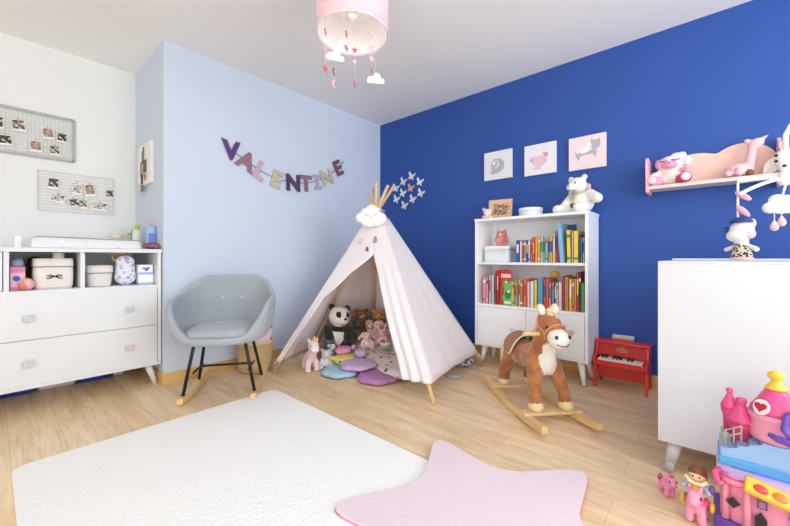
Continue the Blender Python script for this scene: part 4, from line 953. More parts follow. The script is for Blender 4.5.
for c_, xx, zz in (('d97a72', 0.078, 0.105), ('e59a8e', 0.083, 0.09)): MB().ell((xx, -0.010, zz), (0.014, 0.006, 0.012), M(c_, 0.7), sub=2).build('flower_ornament', t, label='small red flower ornament')
def figurine():
    t = thing('plush_mouse', 'tiny pink and white plush leaning on the wooden photo frame', 'plush toy', (1.518, -0.235, 1.2515), R(-70))
    wm = M('efe6e4', 0.95, 0.4, 150); pm = M('e8a9b4', 0.95, 0.4, 150); ym = M('f0d290', 0.95)
    blob('body', [('e', (0, 0, 0.024), (0.024, 0.028, 0.024), ym), ('e', (0.005, 0, 0.062), (0.03, 0.034, 0.028), wm), ('e', (-0.002, -0.03, 0.088), (0.009, 0.017, 0.016), pm), ('e', (-0.002, 0.03, 0.088), (0.009, 0.017, 0.016), pm), ('e', (0.02, -0.03, 0.02), (0.016, 0.014, 0.014), pm), ('e', (0.02, 0.03, 0.02), (0.016, 0.014, 0.014), wm)], 0.004, t, 2)
    eyes(t, [(0.033, -0.012, 0.068), (0.033, 0.012, 0.068)], 0.0035)
figurine()
t = thing('round_box', 'low round white box in the middle of the bookcase top', 'box', (1.872, -0.175, 1.2515))
MB().lathe([(0.085, 0), (0.090, 0.004), (0.090, 0.044)], M('e3e9f0', 0.4)).build('box', t)
MB().lathe([(0.093, 0.0445), (0.093, 0.066), (0.089, 0.070)], M('eef2f5', 0.4)).build('lid', t)
TB = M('efece2', 0.95, 0.8, 140, sheen=0.3)
t = thing('teddy_bear', 'large cream teddy bear sitting at the right end of the bookcase top', 'plush toy', (2.238, -0.165, 1.2515), R(-112))
blob('body', [('e', (-0.02, 0, 0.085), (0.085, 0.088, 0.088), TB), ('e', (0.0, 0.0, 0.045), (0.08, 0.085, 0.045), TB), ('e', (0.0, -0.022, 0.215), (0.062, 0.068, 0.06), TB), ('e', (0.055, -0.032, 0.198), (0.034, 0.036, 0.030), TB),
    ('e', (-0.005, -0.078, 0.268), (0.016, 0.026, 0.024), TB), ('e', (-0.005, 0.034, 0.268), (0.016, 0.026, 0.024), TB),
    ('c', (-0.01, 0.075, 0.14), (0.01, 0.145, 0.095), 0.034, 0.036, TB), ('c', (0.0, -0.075, 0.13), (0.065, -0.075, 0.07), 0.03, 0.03, TB),
    ('c', (0.03, -0.065, 0.034), (0.115, -0.105, 0.034), 0.036, 0.036, TB), ('c', (0.035, 0.05, 0.034), (0.105, 0.06, 0.034), 0.036, 0.034, TB)], 0.008, t, 3)
eyes(t, [(0.052, -0.055, 0.226), (0.058, 0.002, 0.226)], 0.006); MB().ell((0.086, -0.034, 0.208), (0.008, 0.012, 0.008), M('b79a86', 0.6), sub=2).build('nose', t)
RIB = M('b9b49a', 0.6)
b = MB(); b.tube([(0.055*math.cos(a)-0.004, 0.058*math.sin(a)-0.01, 0.160-0.008*math.cos(a)) for a in [2*PI*i/24 for i in range(24)]], 0.008, RIB, 8, True)
b.ell((0.066, -0.03, 0.156), (0.008, 0.02, 0.013), RIB, (0.3, 0, 0), 2); b.ell((0.066, 0.008, 0.156), (0.008, 0.02, 0.013), RIB, (-0.3, 0, 0), 2); b.box((0.072, -0.02, 0.120), (0.004, 0.014, 0.05), RIB, rot=(0.15, 0, 0)); b.box((0.072, 0.0, 0.118), (0.004, 0.014, 0.05), RIB, rot=(-0.15, 0, 0))
b.build('ribbon', t, label='grey green ribbon tied in a bow')
b = MB(); b.ell((0.079, 0.0, 0.055), (0.008, 0.026, 0.02), M('4a4433', 0.8), sub=2); b.ell((0.083, 0.012, 0.06), (0.008, 0.008, 0.008), M('d9b53c', 0.8), sub=2); b.ell((0.083, -0.014, 0.05), (0.008, 0.008, 0.008), M('c2a050', 0.8), sub=2); b.build('embroidered_patch', t, label='dark and yellow patch on the belly')
b = MB(); b.ell((-0.058, 0.02, 0.20), (0.014, 0.03, 0.03), M('e0b3a4', 0.9), sub=2); b.build('hood_lining', t, label='pale pink patch behind the neck')

# ------------------------------------------------------------------ rocking horse
HB = M('bd7844', 0.9, 0.9, 120, hex2='9c5f33', vscale=14, sheen=0.4); HW = M('ece6dc', 0.95, 0.8, 140, sheen=0.2); HC = M('e6cfa2', 0.95, 0.9, 110)
hs = thing('rocking_horse', 'brown plush rocking horse with white muzzle on wooden rockers before the bookcase', 'rocking horse', (2.15, -0.87, 0), math.atan2(-0.665, 0.745))
els = [('e', (-0.10, 0, 0.305), (0.145, 0.088, 0.085), HB), ('e', (0.03, 0, 0.31), (0.13, 0.085, 0.085), HB), ('e', (0.10, 0, 0.325), (0.085, 0.085, 0.10), HB), ('e', (-0.17, 0, 0.315), (0.085, 0.09, 0.085), HB),
    ('c', (0.115, 0, 0.38), (0.165, 0, 0.50), 0.075, 0.060, HB), ('e', (0.187, 0, 0.535), (0.082, 0.064, 0.068), HB, (0, 0.55, 0)), ('e', (0.225, 0, 0.515), (0.068, 0.054, 0.055), HB, (0, 0.5, 0)),
    ('e', (0.278, 0, 0.478), (0.058, 0.058, 0.053), HW), ('e', (0.285, 0, 0.447), (0.042, 0.044, 0.022), HW),
    ('e', (0.150, 0, 0.335), (0.058, 0.054, 0.095), HW), ('e', (0.185, 0, 0.405), (0.032, 0.042, 0.06), HW)]
for s in (-1, 1):
    els += [('c', (0.125, s*0.055, 0.29), (0.185, s*0.088, 0.15), 0.050, 0.034, HB), ('c', (0.185, s*0.088, 0.15), (0.195, s*0.09, 0.10), 0.034, 0.037, HB),
            ('c', (-0.18, s*0.055, 0.28), (-0.215, s*0.088, 0.17), 0.056, 0.040, HB), ('c', (-0.215, s*0.088, 0.17), (-0.225, s*0.09, 0.11), 0.037, 0.040, HB),
            ('e', (0.20, s*0.09, 0.085), (0.050, 0.044, 0.034), HC), ('e', (-0.225, s*0.09, 0.090), (0.044, 0.042, 0.036), HC)]
blob('body', els, 0.0085, hs, 4)
for s in (-1, 1):
    e = MB(); e.ell((0.166, s*0.040, 0.622), (0.017, 0.026, 0.036), HC, (s*-0.35, -0.1, 0)); e.ell((0.178, s*0.042, 0.620), (0.010, 0.019, 0.028), HW, (s*-0.35, -0.1, 0)); e.build('ear', hs, label='white lined cream ear')
    MB().ell((0.250, s*0.050, 0.536), (0.010, 0.006, 0.011), EYE, sub=2).build('eye', hs)
    MB().ell((0.320, s*0.037, 0.496), (0.010, 0.009, 0.011), M('2b2a30', 0.5), sub=2).build('nostril', hs)
b = MB(); b.tube([(0.318, -0.034, 0.458), (0.334, -0.014, 0.450), (0.336, 0.014, 0.450), (0.318, 0.034, 0.458)], 0.003, M('9c5a4a', 0.7), 6); b.build('mouth', hs)
rnd = random.Random(2)
b = MB()
for k in range(16):
    q = k/15; x = 0.165-0.115*q+0.01*rnd.uniform(-1, 1); z = 0.605-0.20*q
    b.ell((x-0.012, rnd.uniform(-0.02, 0.02), z), (0.024, 0.030, 0.034), HC, (rnd.uniform(-.4, .4), 0.4, 0), 2)
for k in range(6): b.ell((0.195+0.006*k, rnd.uniform(-0.02, 0.02), 0.598-0.006*k), (0.020, 0.018, 0.013), HC, (0, 0.5, 0), 2)
b.build('mane', hs, label='cream fur mane')
b = MB()
for k in range(7):
    yo = rnd.uniform(-0.02, 0.02)
    b.tube([(-0.235, yo*0.3, 0.365), (-0.285, yo-0.02, 0.345), (-0.318, yo*1.4-0.04, 0.275), (-0.310, yo*1.6-0.045, 0.20), (-0.290, yo*1.7-0.045, 0.135)], lambda i: (0.014, 0.022, 0.026, 0.022, 0.006)[i], HC, 8)
b.build('tail', hs, label='cream fur tail')
SAD = M('a8785c', 0.7, 0.3, 200); SADT = M('efe6da', 0.8)
def saddle(u, v):
    a = R(-100+200*u); hw_ = 0.068*math.sqrt(max(0.0, 1-abs(2*u-1)**5))+0.004; x = -0.135+hw_*(2*v-1)
    rx = 0.096+0.003*math.sin(PI*v); rz = 0.092+0.022*abs(2*v-1)**2
    return Vector((x+0.02*math.cos(a)-0.02, rx*math.sin(a), 0.310+rz*math.cos(a)))
MB().grid(saddle, 30, 12, SAD).build('saddle', hs, solid=0.007, offset=1)
loop = [saddle(u/30, 0) for u in range(31)]+[saddle(1, v/10) for v in range(1, 10)]+[saddle(1-u/30, 1) for u in range(31)]+[saddle(0, 1-v/10) for v in range(1, 10)]
MB().tube([p+Vector((0, p.y*0.03, (p.z-0.31)*0.05)) for p in loop], 0.0055, SADT, 6, True).build('saddle_trim', hs, label='white saddle edging')
BR = M('c98d6a', 0.7)
b = MB()
def headring(c, nrm, rx, ry):
    n_ = Vector(nrm).normalized(); s_ = Vector((0, 1, 0)); u_ = n_.cross(s_)
    return [Vector(c)+s_*ry*math.cos(2*PI*i/28)+u_*rx*math.sin(2*PI*i/28) for i in range(28)]
b.tube(headring((0.240, 0, 0.503), (0.85, 0, -0.52), 0.060, 0.057), 0.007, BR, 6, True)
b.tube(headring((0.178, 0, 0.540), (0.5, 0, 0.3), 0.073, 0.067), 0.006, BR, 6, True)
for s in (-1, 1): b.tube([(0.190, s*0.066, 0.535), (0.215, s*0.063, 0.520), (0.240, s*0.058, 0.503)], 0.006, BR, 6)
b.build('bridle', hs, label='light brown bridle straps')
MB().cyl((0.172, -0.150, 0.487), (0.172, 0.150, 0.487), 0.0125, 0.0125, BEECH, 14).build('handle', hs)
for s in (-1, 1):
    pts = []
    for i in range(29):
        x = -0.405+0.81*i/28; pts.append((x, 0.0015+0.21*x*x))
    poly = pts+[(x, z+0.034) for x, z in reversed(pts)]
    MB().prism(poly, 0.036, BEECH, rot_to((1, 0, 0), (0, 0, 1), (0, s*0.15+0.018, 0)), bev=0.005).build('rocker', hs)
for x in (0.20, -0.225): MB().box((x, 0, 0.052 if x > 0 else 0.055), (0.062, 0.345, 0.018), BEECH, bev=0.004).build('crossbar', hs)

# ------------------------------------------------------------------ toy piano
RED = M('d6332f', 0.25, spec=0.6); RED2 = M('d03a36', 0.35)
pn = thing('toy_piano', 'small red wooden toy piano against the blue wall', 'toy piano', (2.505, -0.125, 0))
W2 = 0.152
chk = [(-0.118, 0.0), (-0.096, 0.0), (-0.083, 0.10), (-0.040, 0.13), (0.065, 0.13), (0.07, 0.0), (0.092, 0.0), (0.095, 0.30), (-0.035, 0.30), (-0.045, 0.235), (-0.075, 0.215), (-0.122, 0.212), (-0.126, 0.168), (-0.105, 0.150), (-0.112, 0.08)]
for s in (-1, 1): MB().prism(chk, 0.016, RED, rot_to((0, 1, 0), (0, 0, 1), (s*W2-0.008, 0, 0)), bev=0.003).build('side_cheek', pn)
MB().box((0, 0.033, 0.309), (0.335, 0.13, 0.018), RED, bev=0.006).build('lid', pn)
MB().box((0, -0.008, 0.256), (2*W2-0.016, 0.012, 0.092), RED2).build('front_board', pn)
MB().box((0, -0.012, 0.110), (2*W2-0.016, 0.012, 0.110), RED2).build('lower_panel', pn)
MB().box((0, 0.086, 0.18), (2*W2-0.016, 0.010, 0.24), RED2).build('back_board', pn)
b = MB(); b.box((0, -0.060, 0.180), (2*W2-0.016, 0.126, 0.026), RED, bev=0.003); b.box((0, -0.121, 0.181), (2*W2-0.016, 0.006, 0.036), RED, bev=0.002); b.build('key_bed', pn)
IV = M('f1ede2', 0.3)
kw = 0.265/12
for k in range(12): MB().box((-0.1325+kw*(k+0.5), -0.066, 0.2005), (kw*0.93, 0.100, 0.014), IV, bev=0.0012).build('white_key', pn)
for k in (1, 2, 4, 5, 6, 8, 9): MB().box((-0.1325+kw*k, -0.046, 0.214), (kw*0.58, 0.056, 0.016), BLACK, bev=0.0015).build('black_key', pn)
GOLD = M('e3c27a', 0.4)
b = MB(); T = on_blue(0, 0.262, -0.0142)
def oval_ring(b, rx, ry, w_, T):
    n = 32
    for k in range(n):
        a0, a1 = 2*PI*k/n, 2*PI*(k+1)/n
        b.prism([(rx*math.cos(a0), ry*math.sin(a0)), (rx*math.cos(a1), ry*math.sin(a1)), ((rx-w_)*math.cos(a1), (ry-w_)*math.sin(a1)), ((rx-w_)*math.cos(a0), (ry-w_)*math.sin(a0))], 0.0008, GOLD, T)
oval_ring(b, 0.036, 0.016, 0.0028, T)
b.prism([(-0.022, -0.005), (-0.016, -0.005), (-0.013, 0.005), (-0.018, 0.005)], 0.001, GOLD, T); b.prism([(-0.008, -0.005), (-0.003, -0.005), (-0.002, 0.004), (-0.007, 0.004)], 0.001, GOLD, T); b.prism([(0.002, -0.005), (0.007, -0.005), (0.009, 0.007), (0.004, 0.007)], 0.001, GOLD, T); b.prism([(0.012, -0.005), (0.022, -0.004), (0.021, 0.003), (0.013, 0.005)], 0.001, GOLD, T)
b.prism([(-0.012, 0.012), (0, 0.022), (0.012, 0.012), (0.004, 0.015), (0, 0.011), (-0.004, 0.015)], 0.001, GOLD, T)
b.build('gold_emblem', pn, label='gold oval emblem')
t = thing('song_book', 'slim open booklet with grey edge standing on the red piano lid', 'book', (2.495, -0.05, 0.3185))
MB().box((0, 0.015, 0.017), (0.135, 0.005, 0.034), M('b4bdc8', 0.5), rot=(R(-20), 0, 0)).build('cover', t)
MB().box((0, -0.0, 0.006), (0.135, 0.02, 0.011), M('d9813a', 0.5)).build('spine', t, label='orange lower edge')

# ------------------------------------------------------------------ pink wall shelf
PS = M('eab9be', 0.5); PSB = M('eec9b8', 0.6); PSF = M('e9d3cb', 0.6)
ws = thing('wall_shelf', 'pink wooden wall shelf with scalloped back board on the blue wall', 'shelf', (2.965, 0, 1.39))
MB().box((0.0, -0.085, 0.0), (0.615, 0.15, 0.022), PSF, bev=0.003).build('shelf_board', ws)
for s in (-1, 1):
    prof = [(-0.170, -0.045), (-0.158, -0.055), (-0.008, -0.055), (-0.008, 0.215), (-0.03, 0.235), (-0.05, 0.215), (-0.09, 0.200), (-0.12, 0.155), (-0.15, 0.15), (-0.172, 0.12)] if s > 0 else [(-0.170, -0.025), (-0.158, -0.034), (-0.008, -0.034), (-0.008, 0.19), (-0.14, 0.19), (-0.165, 0.20), (-0.178, 0.187), (-0.172, 0.16)]
    MB().prism(prof, 0.018, PS, rot_to((0, 1, 0), (0, 0, 1), (s*0.311-0.009, 0, 0)), bev=0.003).build('side_panel', ws)
back = [(-0.302, 0.0)]
for i in range(41):
    x = -0.302+0.604*i/40
    z = 0.06+0.155*max(math.sqrt(max(0, 1-((x+0.07)/0.20)**2)), math.sqrt(max(0, 1-((x-0.155)/0.17)**2))*1.15, 0.42 if x < -0.22 else 0)
    back.append((x, z))
back += [(0.302, 0.0)]
MB().prism(list(back), 0.012, PSB, on_blue(0, 0, -0.008), bev=0.002).build('back_board', ws)
# bunny
BW1 = M('efe3e6', 0.95, 0.5, 150); BW2 = M('e7a3bd', 0.95, 0.5, 150); BW3 = M('c94a86', 0.95); BW4 = M('eee6d8', 0.95, 0.5, 150)
t = thing('plush_rabbit', 'white and pink plush with one drooping ear at the left of the pink shelf', 'plush toy', (2.775, -0.095, 1.4015), R(-95))
blob('body', [('e', (-0.01, 0, 0.055), (0.055, 0.07, 0.058), BW4), ('e', (0.0, 0, 0.145), (0.058, 0.07, 0.052), BW1), ('e', (0.045, 0, 0.128), (0.03, 0.045, 0.024), BW2), ('c', (0.03, -0.06, 0.03), (0.055, -0.085, 0.032), 0.03, 0.034, BW2), ('c', (0.03, 0.06, 0.03), (0.055, 0.085, 0.034), 0.03, 0.034, BW3),
    ('c', (0.0, -0.06, 0.09), (0.03, -0.095, 0.06), 0.02, 0.024, BW1), ('c', (0.0, 0.06, 0.09), (0.03, 0.09, 0.075), 0.02, 0.024, BW2),
    ('c', (-0.01, 0.05, 0.18), (0.005, 0.085, 0.145), 0.022, 0.028, BW1), ('c', (-0.01, 0.02, 0.195), (-0.005, 0.06, 0.19), 0.020, 0.024, BW1), ('e', (0.0, -0.065, 0.15), (0.02, 0.022, 0.035), BW2)], 0.006, t, 3)
for y, c in ((-0.088, 'f0d4de'), (0.09, 'f2e3ea')): MB().ell((0.088, y, 0.034), (0.006, 0.026, 0.026), M(c, 0.9), sub=2).build('foot_pad', t, label='round pale foot pad')
b = MB()
for y in (-0.03, 0.035): b.tube([(0.052, y-0.022, 0.158), (0.060, y, 0.152), (0.052, y+0.022, 0.158)], 0.005, M('c2487e', 0.8), 6)
b.build('stitched_eye', t, label='dark pink stitched eyes'); MB().ell((0.076, 0, 0.138), (0.006, 0.01, 0.007), M('d88aa2', 0.6), sub=2).build('nose', t)
FP = M('e8c0c2', 0.95, 0.3, 150); FPD = M('d99ba6', 0.9)
t = thing('plush_animal', 'pink fabric plush with an upright trunk like arm on the pink shelf', 'plush toy', (3.10, -0.095, 1.4015), R(-90))
blob('body', [('e', (0, -0.005, 0.045), (0.045, 0.062, 0.045), FP), ('c', (0.02, -0.05, 0.03), (0.05, -0.045, 0.025), 0.022, 0.02, FP), ('c', (0.02, 0.0, 0.03), (0.055, 0.0, 0.025), 0.02, 0.02, FP), ('c', (0.0, 0.045, 0.05), (0.0, 0.062, 0.17), 0.026, 0.020, FP), ('e', (0.0, 0.075, 0.195), (0.024, 0.040, 0.030), FP, (0.5, 0, 0)), ('c', (0, 0.09, 0.21), (0, 0.125, 0.232), 0.015, 0.005, FP), ('e', (0.0, 0.038, 0.215), (0.012, 0.016, 0.016), FP), ('e', (0.03, 0.05, 0.02), (0.022, 0.02, 0.02), M('7d5a3c', 0.9))], 0.0055, t, 3)
b = MB()
for y in (-0.032, -0.008): b.tube([(0.050, y, 0.015), (0.058, y, 0.035), (0.045, y, 0.058)], 0.004, FPD, 6)
b.build('pleats', t, label='dark pink pleats')
FE = M('f0efe6', 0.8, 0.2, 120)
t = thing('leaf_ornament', 'white leaf shaped ornament leaning on the pink shelf back board', 'ornament', (3.205, -0.09, 1.4015), 0, rot=(R(-8), R(38), 0))
leaf = [(0.036*math.sin(PI*k/16), 0.15*k/16) for k in range(17)]+[(-0.036*math.sin(PI*k/16), 0.15*k/16) for k in range(15, 0, -1)]
MB().prism(leaf, 0.014, FE, on_blue(0, 0.0, 0.0), bev=0.004).build('leaf', t)
MB().cyl((0, -0.0135, 0.01), (0, -0.0135, 0.14), 0.002, 0.001, M('dcd9cc', 0.8), 6).build('rib', t)

# ------------------------------------------------------------------ white cabinet at the right
CABM = M('d3d5d8', 0.4)
cb = thing('nursery_cabinet', 'tall plain white nursery cabinet on tapered legs at the right', 'cabinet', (3.36, -0.83, 0))
b = MB(); b.box((0, -0.005, 0.5135), (1.11, 0.69, 0.765), CABM, bev=0.001); b.build('carcass', cb)
MB().box((0, -0.005, 0.9012), (1.11, 0.69, 0.0098), CABM, bev=0.001).build('top', cb)
MB().box((0, 0.338, 0.910), (1.10, 0.022, 0.012), CABM, bev=0.002).build('rear_rail', cb)
for sx in (-1, 1):
    for sy in (-1, 1):
        l = MB().cyl((sx*0.513, sy*0.325, 0.0415), (sx*0.495, sy*0.30, 0.132), 0.0195, 0.027, CABM, 20).build('leg', cb)
        MB().cyl((sx*0.521, sy*0.336, 0.0), (sx*0.513, sy*0.325, 0.041), 0.016, 0.0193, M('b9b9bb', 0.5), 20).build('leg_tip', l, label='grey leg tip')

# ------------------------------------------------------------------ cot mobile above the cabinet
MW = M('f0f0ee', 0.4); MPK = M('eba9b8', 0.7)
mo = thing('baby_mobile', 'white musical mobile with crossed arms hanging over the white cabinet', 'mobile', (3.222, -0.80, 0))
hz = 1.258
b = MB(); b.lathe([(0.018, -0.02), (0.026, -0.012), (0.028, 0.02), (0.018, 0.035), (0.02, 0.05), (0.032, 0.075), (0.036, 0.10), (0.03, 0.125), (0.012, 0.135)], MW, c=(0, 0, hz), seg=24); b.build('hub', mo)
def arm(p1, bend): 
    p0 = Vector((0, 0, hz+0.012)); p1 = Vector(p1); m_ = (p0+p1)/2+Vector((0, 0, bend))
    return [p0*(1-t)**2+m_*2*t*(1-t)+p1*t*t for t in [i/10 for i in range(11)]]
for e, bd in (((-0.155, -0.02, hz+0.012), 0.010), ((-0.150, -0.09, hz-0.055), 0.02), ((0.17, 0.04, hz), 0.01), ((0.05, 0.19, hz), 0.01)):
    MB().tube(arm(e, bd), 0.0075, MW, 10).build('crossbar', mo)
SUP = [(0, 0, hz+0.13), (0, 0, hz+0.20), (0.03, 0, hz+0.27), (0.12, 0, hz+0.31), (0.24, 0, hz+0.27), (0.30, 0, hz+0.15), (0.315, 0, hz-0.1), (0.315, 0, 0.9065)]
MB().tube(SUP, 0.010, MW, 12).build('support_arm', mo)
b = MB(); b.box((0.315, 0, 0.925), (0.05, 0.05, 0.036), MW, bev=0.006); b.build('base_clamp', mo)
b = MB()
for k in range(7): b.ell((0.034*math.cos(k*0.9), -0.034*abs(math.sin(k*0.9))-0.004, hz+0.085+0.03*math.sin(k*2.1)), (0.007, 0.006, 0.006), BLACK, sub=2)
b.build('spots', mo, label='small black spots on the hub')
STR = M('efeae4', 0.8)
MB().cyl((-0.152, -0.02, hz+0.012), (-0.152, -0.02, 1.075), 0.0045, 0.0045, STR, 8).build('string', mo)
for z, a in ((hz-0.055, 0.7), (hz-0.125, 0.9)): MB().ell((-0.135, -0.026, z), (0.036, 0.009, 0.013), MPK, (0, a, 0), 2).build('leaf_charm', mo, label='pink leaf shaped charm')
MB().cyl((0, 0, hz-0.015), (-0.012, 0, 1.185), 0.004, 0.004, STR, 8).build('string', mo)
dl = thing('hanging_doll', 'small white plush animal doll in a leopard print dress hanging from the mobile', 'plush toy', (3.083, -0.815, 0.9075), R(-140))
dl.scale = (0.93, 0.93, 1.02)
DWH = M('ece7e2', 0.95, 0.4, 150); LEO = speckle_material('d9c6b4', ['3a2f2c', '4a3a30', '2b2422'], 95, 0.5); DPK = M('e9b9b9', 0.95)
blob('body', [('e', (0.0, 0, 0.135), (0.044, 0.048, 0.050), DWH), ('e', (0.022, 0, 0.112), (0.040, 0.044, 0.030), DWH), ('c', (0, -0.038, 0.065), (0.02, -0.062, 0.05), 0.009, 0.011, DWH), ('c', (0, 0.038, 0.065), (0.0, 0.074, 0.05), 0.009, 0.012, DWH), ('e', (-0.018, 0.030, 0.165), (0.015, 0.022, 0.024), DPK), ('e', (0.0, 0, 0.075), (0.026, 0.03, 0.03), DWH), ('e', (-0.005, 0.036, 0.118), (0.026, 0.020, 0.022), DPK)], 0.005, dl, 3)
MB().lathe([(0.041, 0.016), (0.038, 0.03), (0.028, 0.07), (0.022, 0.088)], LEO, seg=24).build('dress', dl, label='black and beige leopard print dress')
MB().lathe([(0.042, 0.0045), (0.044, 0.010), (0.041, 0.0158)], DPK, seg=24).build('hem', dl, label='pink hem')
MB().lathe([(0.050, 0.170), (0.046, 0.180), (0.030, 0.192), (0.006, 0.198)], M('2f4486', 0.8), seg=24, sx=0.9).build('cap', dl, label='dark blue cap')
b = MB()
for k in range(9): b.ell((0.040*math.cos(-0.7+k*0.05)+0.008, -0.026-0.006*(k % 3), 0.125+0.012*(k // 3)), (0.005, 0.005, 0.004), M('3a3434', 0.8), sub=2)
b.build('eye_patch', dl, label='dark spotted patch around the eye')
ccl = thing('hanging_cloud', 'white plush cloud with two pink drops hanging from the mobile centre', 'plush toy', (3.207, -0.80, 1.152), R(41.5))
blob('cloud', [('e', (0, 0, 0), (0.05, 0.03, 0.04), DWH), ('e', (-0.045, 0, -0.012), (0.032, 0.025, 0.026), DWH), ('e', (0.048, 0, -0.008), (0.034, 0.025, 0.03), DWH), ('e', (-0.018, 0, 0.022), (0.03, 0.026, 0.026), DWH), ('e', (0.025, 0, 0.02), (0.03, 0.026, 0.026), DWH), ('e', (0, 0, -0.02), (0.06, 0.024, 0.018), DWH)], 0.005, ccl, 3)
for x, l_ in ((-0.028, 0.085), (0.004, 0.065)):
    d = MB(); d.cyl((x, 0, -0.03), (x, 0, -l_), 0.002, 0.002, STR, 6); d.lathe([(0.001, 0.02), (0.012, 0.0), (0.015, -0.014), (0.010, -0.025), (0.001, -0.029)], DPK, c=(x, 0, -l_), seg=16, cap=False); d.build('drop', ccl, label='pink padded drop')
b = MB()
for s in (-1, 1): b.tube([(s*0.016-0.006, -0.031, 0.008), (s*0.016, -0.032, 0.004), (s*0.016+0.006, -0.031, 0.008)], 0.0015, M('8a8080', 0.8), 6)
b.build('stitched_face', ccl)

# ------------------------------------------------------------------ toy castle
KP = M('f09cb8', 0.35); KM = M('e3538f', 0.35); KD = M('d9417c', 0.35); KB = M('8fb4e0', 0.35); KB2 = M('4f9fd6', 0.35); KL = M('cbb2ea', 0.35); KV = M('6a4cb0', 0.3); KY = M('f4c544', 0.35); KO = M('f0813a', 0.3); KG = M('f4b23c', 0.35)
kc = thing('toy_castle', 'pink and purple plastic toy castle with turrets before the white cabinet', 'toy castle', (3.10, -1.50, 0))
def half_round(x0, x1, d, n=14, yf=0.0):
    """plan outline: straight back, bowed front"""
    pts = [(x1, yf+d), (x0, yf+d)]
    for i in range(n+1):
        t = i/n; x = x0+(x1-x0)*t
        pts.append((x, yf+0.05*(abs(2*t-1)**3)))
    return pts
MB().prism(half_round(-0.115, 0.34, 0.21, yf=-0.015), 0.05, KV, Matrix.Translation((0, 0, 0.001)), bev=0.01).build('base', kc, label='purple base rim')
MB().prism(half_round(-0.098, 0.325, 0.19), 0.155, KP, Matrix.Translation((0, 0, 0.051)), bev=0.004).build('wall', kc, label='pink wall')
for x in (-0.085, -0.035, 0.06): MB().cyl((x, 0.03 if x < -0.05 else 0.005, 0.055), (x, 0.03 if x < -0.05 else 0.005, 0.195), 0.011, 0.008, KP, 12).build('column', kc)
b = MB(); b.prism(half_round(-0.106, -0.02, 0.17, yf=-0.006), 0.026, KM, Matrix.Translation((0, 0, 0.180)), bev=0.006); b.tube([(-0.100, 0.03, 0.212), (-0.112, 0.01, 0.203), (-0.104, 0.0, 0.178), (-0.09, 0.02, 0.178)], 0.009, KP, 8); b.build('swag', kc, label='bright pink swag under the terrace')
MB().prism(half_round(-0.108, 0.33, 0.20, yf=-0.02), 0.028, KL, Matrix.Translation((0, 0, 0.2065)), bev=0.010).build('terrace', kc, label='lilac terrace')
DK = M('2a2230', 0.6)
T = on_blue(0, 0, 0)
b = MB(); b.prism([(-0.018, 0.0), (0.0, 0.018), (0.018, 0.0), (0.0, -0.018)], 0.003, DK, on_blue(-0.068, 0.12, 0.013)); b.build('window_opening', kc, label='dark diamond opening'); b = MB(); b.prism([(-0.014, -0.03), (0.014, -0.03), (0.014, 0.005), (0.0, 0.026), (-0.014, 0.005)], 0.003, DK, on_blue(-0.005, 0.098, 0.0)); b.build('gate_opening', kc, label='dark pointed gate opening')
b = MB(); b.box((-0.002, -0.003, 0.150), (0.026, 0.006, 0.03), M('a77a9a', 0.5), bev=0.002); b.box((-0.002, -0.006, 0.150), (0.014, 0.003, 0.018), M('6d4a74', 0.5)); b.build('gate_sticker', kc)
# yellow key panel with three buttons
Tp = Matrix.Translation((0.045, -0.028, 0.195)) @ Euler((R(35), R(12), R(0))).to_matrix().to_4x4()
b = MB(); b.box((0, 0, 0), (0.18, 0.05, 0.022), KY, bev=0.006)
o = b.build('music_panel', kc, label='yellow music panel'); o.matrix_local = Tp
for i, c in enumerate((M('e0433c', 0.25), KO, M('f6d94a', 0.25))):
    MB().ell((-0.055+0.042*i, -0.005, 0.012), (0.017, 0.014, 0.008), c).build('button', o, label=('red', 'orange', 'yellow')[i]+' button')
MB().ell((0.07, -0.012, -0.012), (0.02, 0.02, 0.012), KB2).build('blue_button', kc).location = (0.0, -0.02, 0.16)
# blue stepped stair block
st = [(-0.100, 0.235), (0.10, 0.235), (0.10, 0.335), (0.0, 0.335), (-0.004, 0.322), (-0.028, 0.322), (-0.032, 0.308), (-0.056, 0.308), (-0.062, 0.292), (-0.100, 0.290)]
b = MB(); b.prism(st, 0.135, KB, rot_to((1, 0, 0), (0, 0, 1), (0, 0.150, 0)), bev=0.005)
b.build('stair_block', kc, label='light blue stepped block')
MB().prism([(-0.104, 0.237), (0.104, 0.233), (0.104, 0.262), (0.04, 0.258), (-0.02, 0.266), (-0.104, 0.262)], 0.145, KB2, rot_to((1, 0, 0), (0, 0, 1), (0, 0.152, 0)), bev=0.006).build('stair_skirt', kc, label='deeper blue skirt')
b = MB(); RL = M('a8a488', 0.5)
fp = [(-0.094, 0.10), (-0.094, 0.03), (-0.085, 0.018), (-0.066, 0.018), (-0.048, 0.018)]
for hh in (0.012, 0.034): b.tube([(x, y, 0.292+hh+0.012*i) for i, (x, y) in enumerate(fp)], 0.0022, RL, 6)
for i, (x, y) in enumerate(fp): b.cyl((x, y, 0.286+0.012*i*0.8), (x, y, 0.330+0.012*i), 0.0025, 0.0025, RL, 6)
b.build('railing', kc, label='olive grey railing')
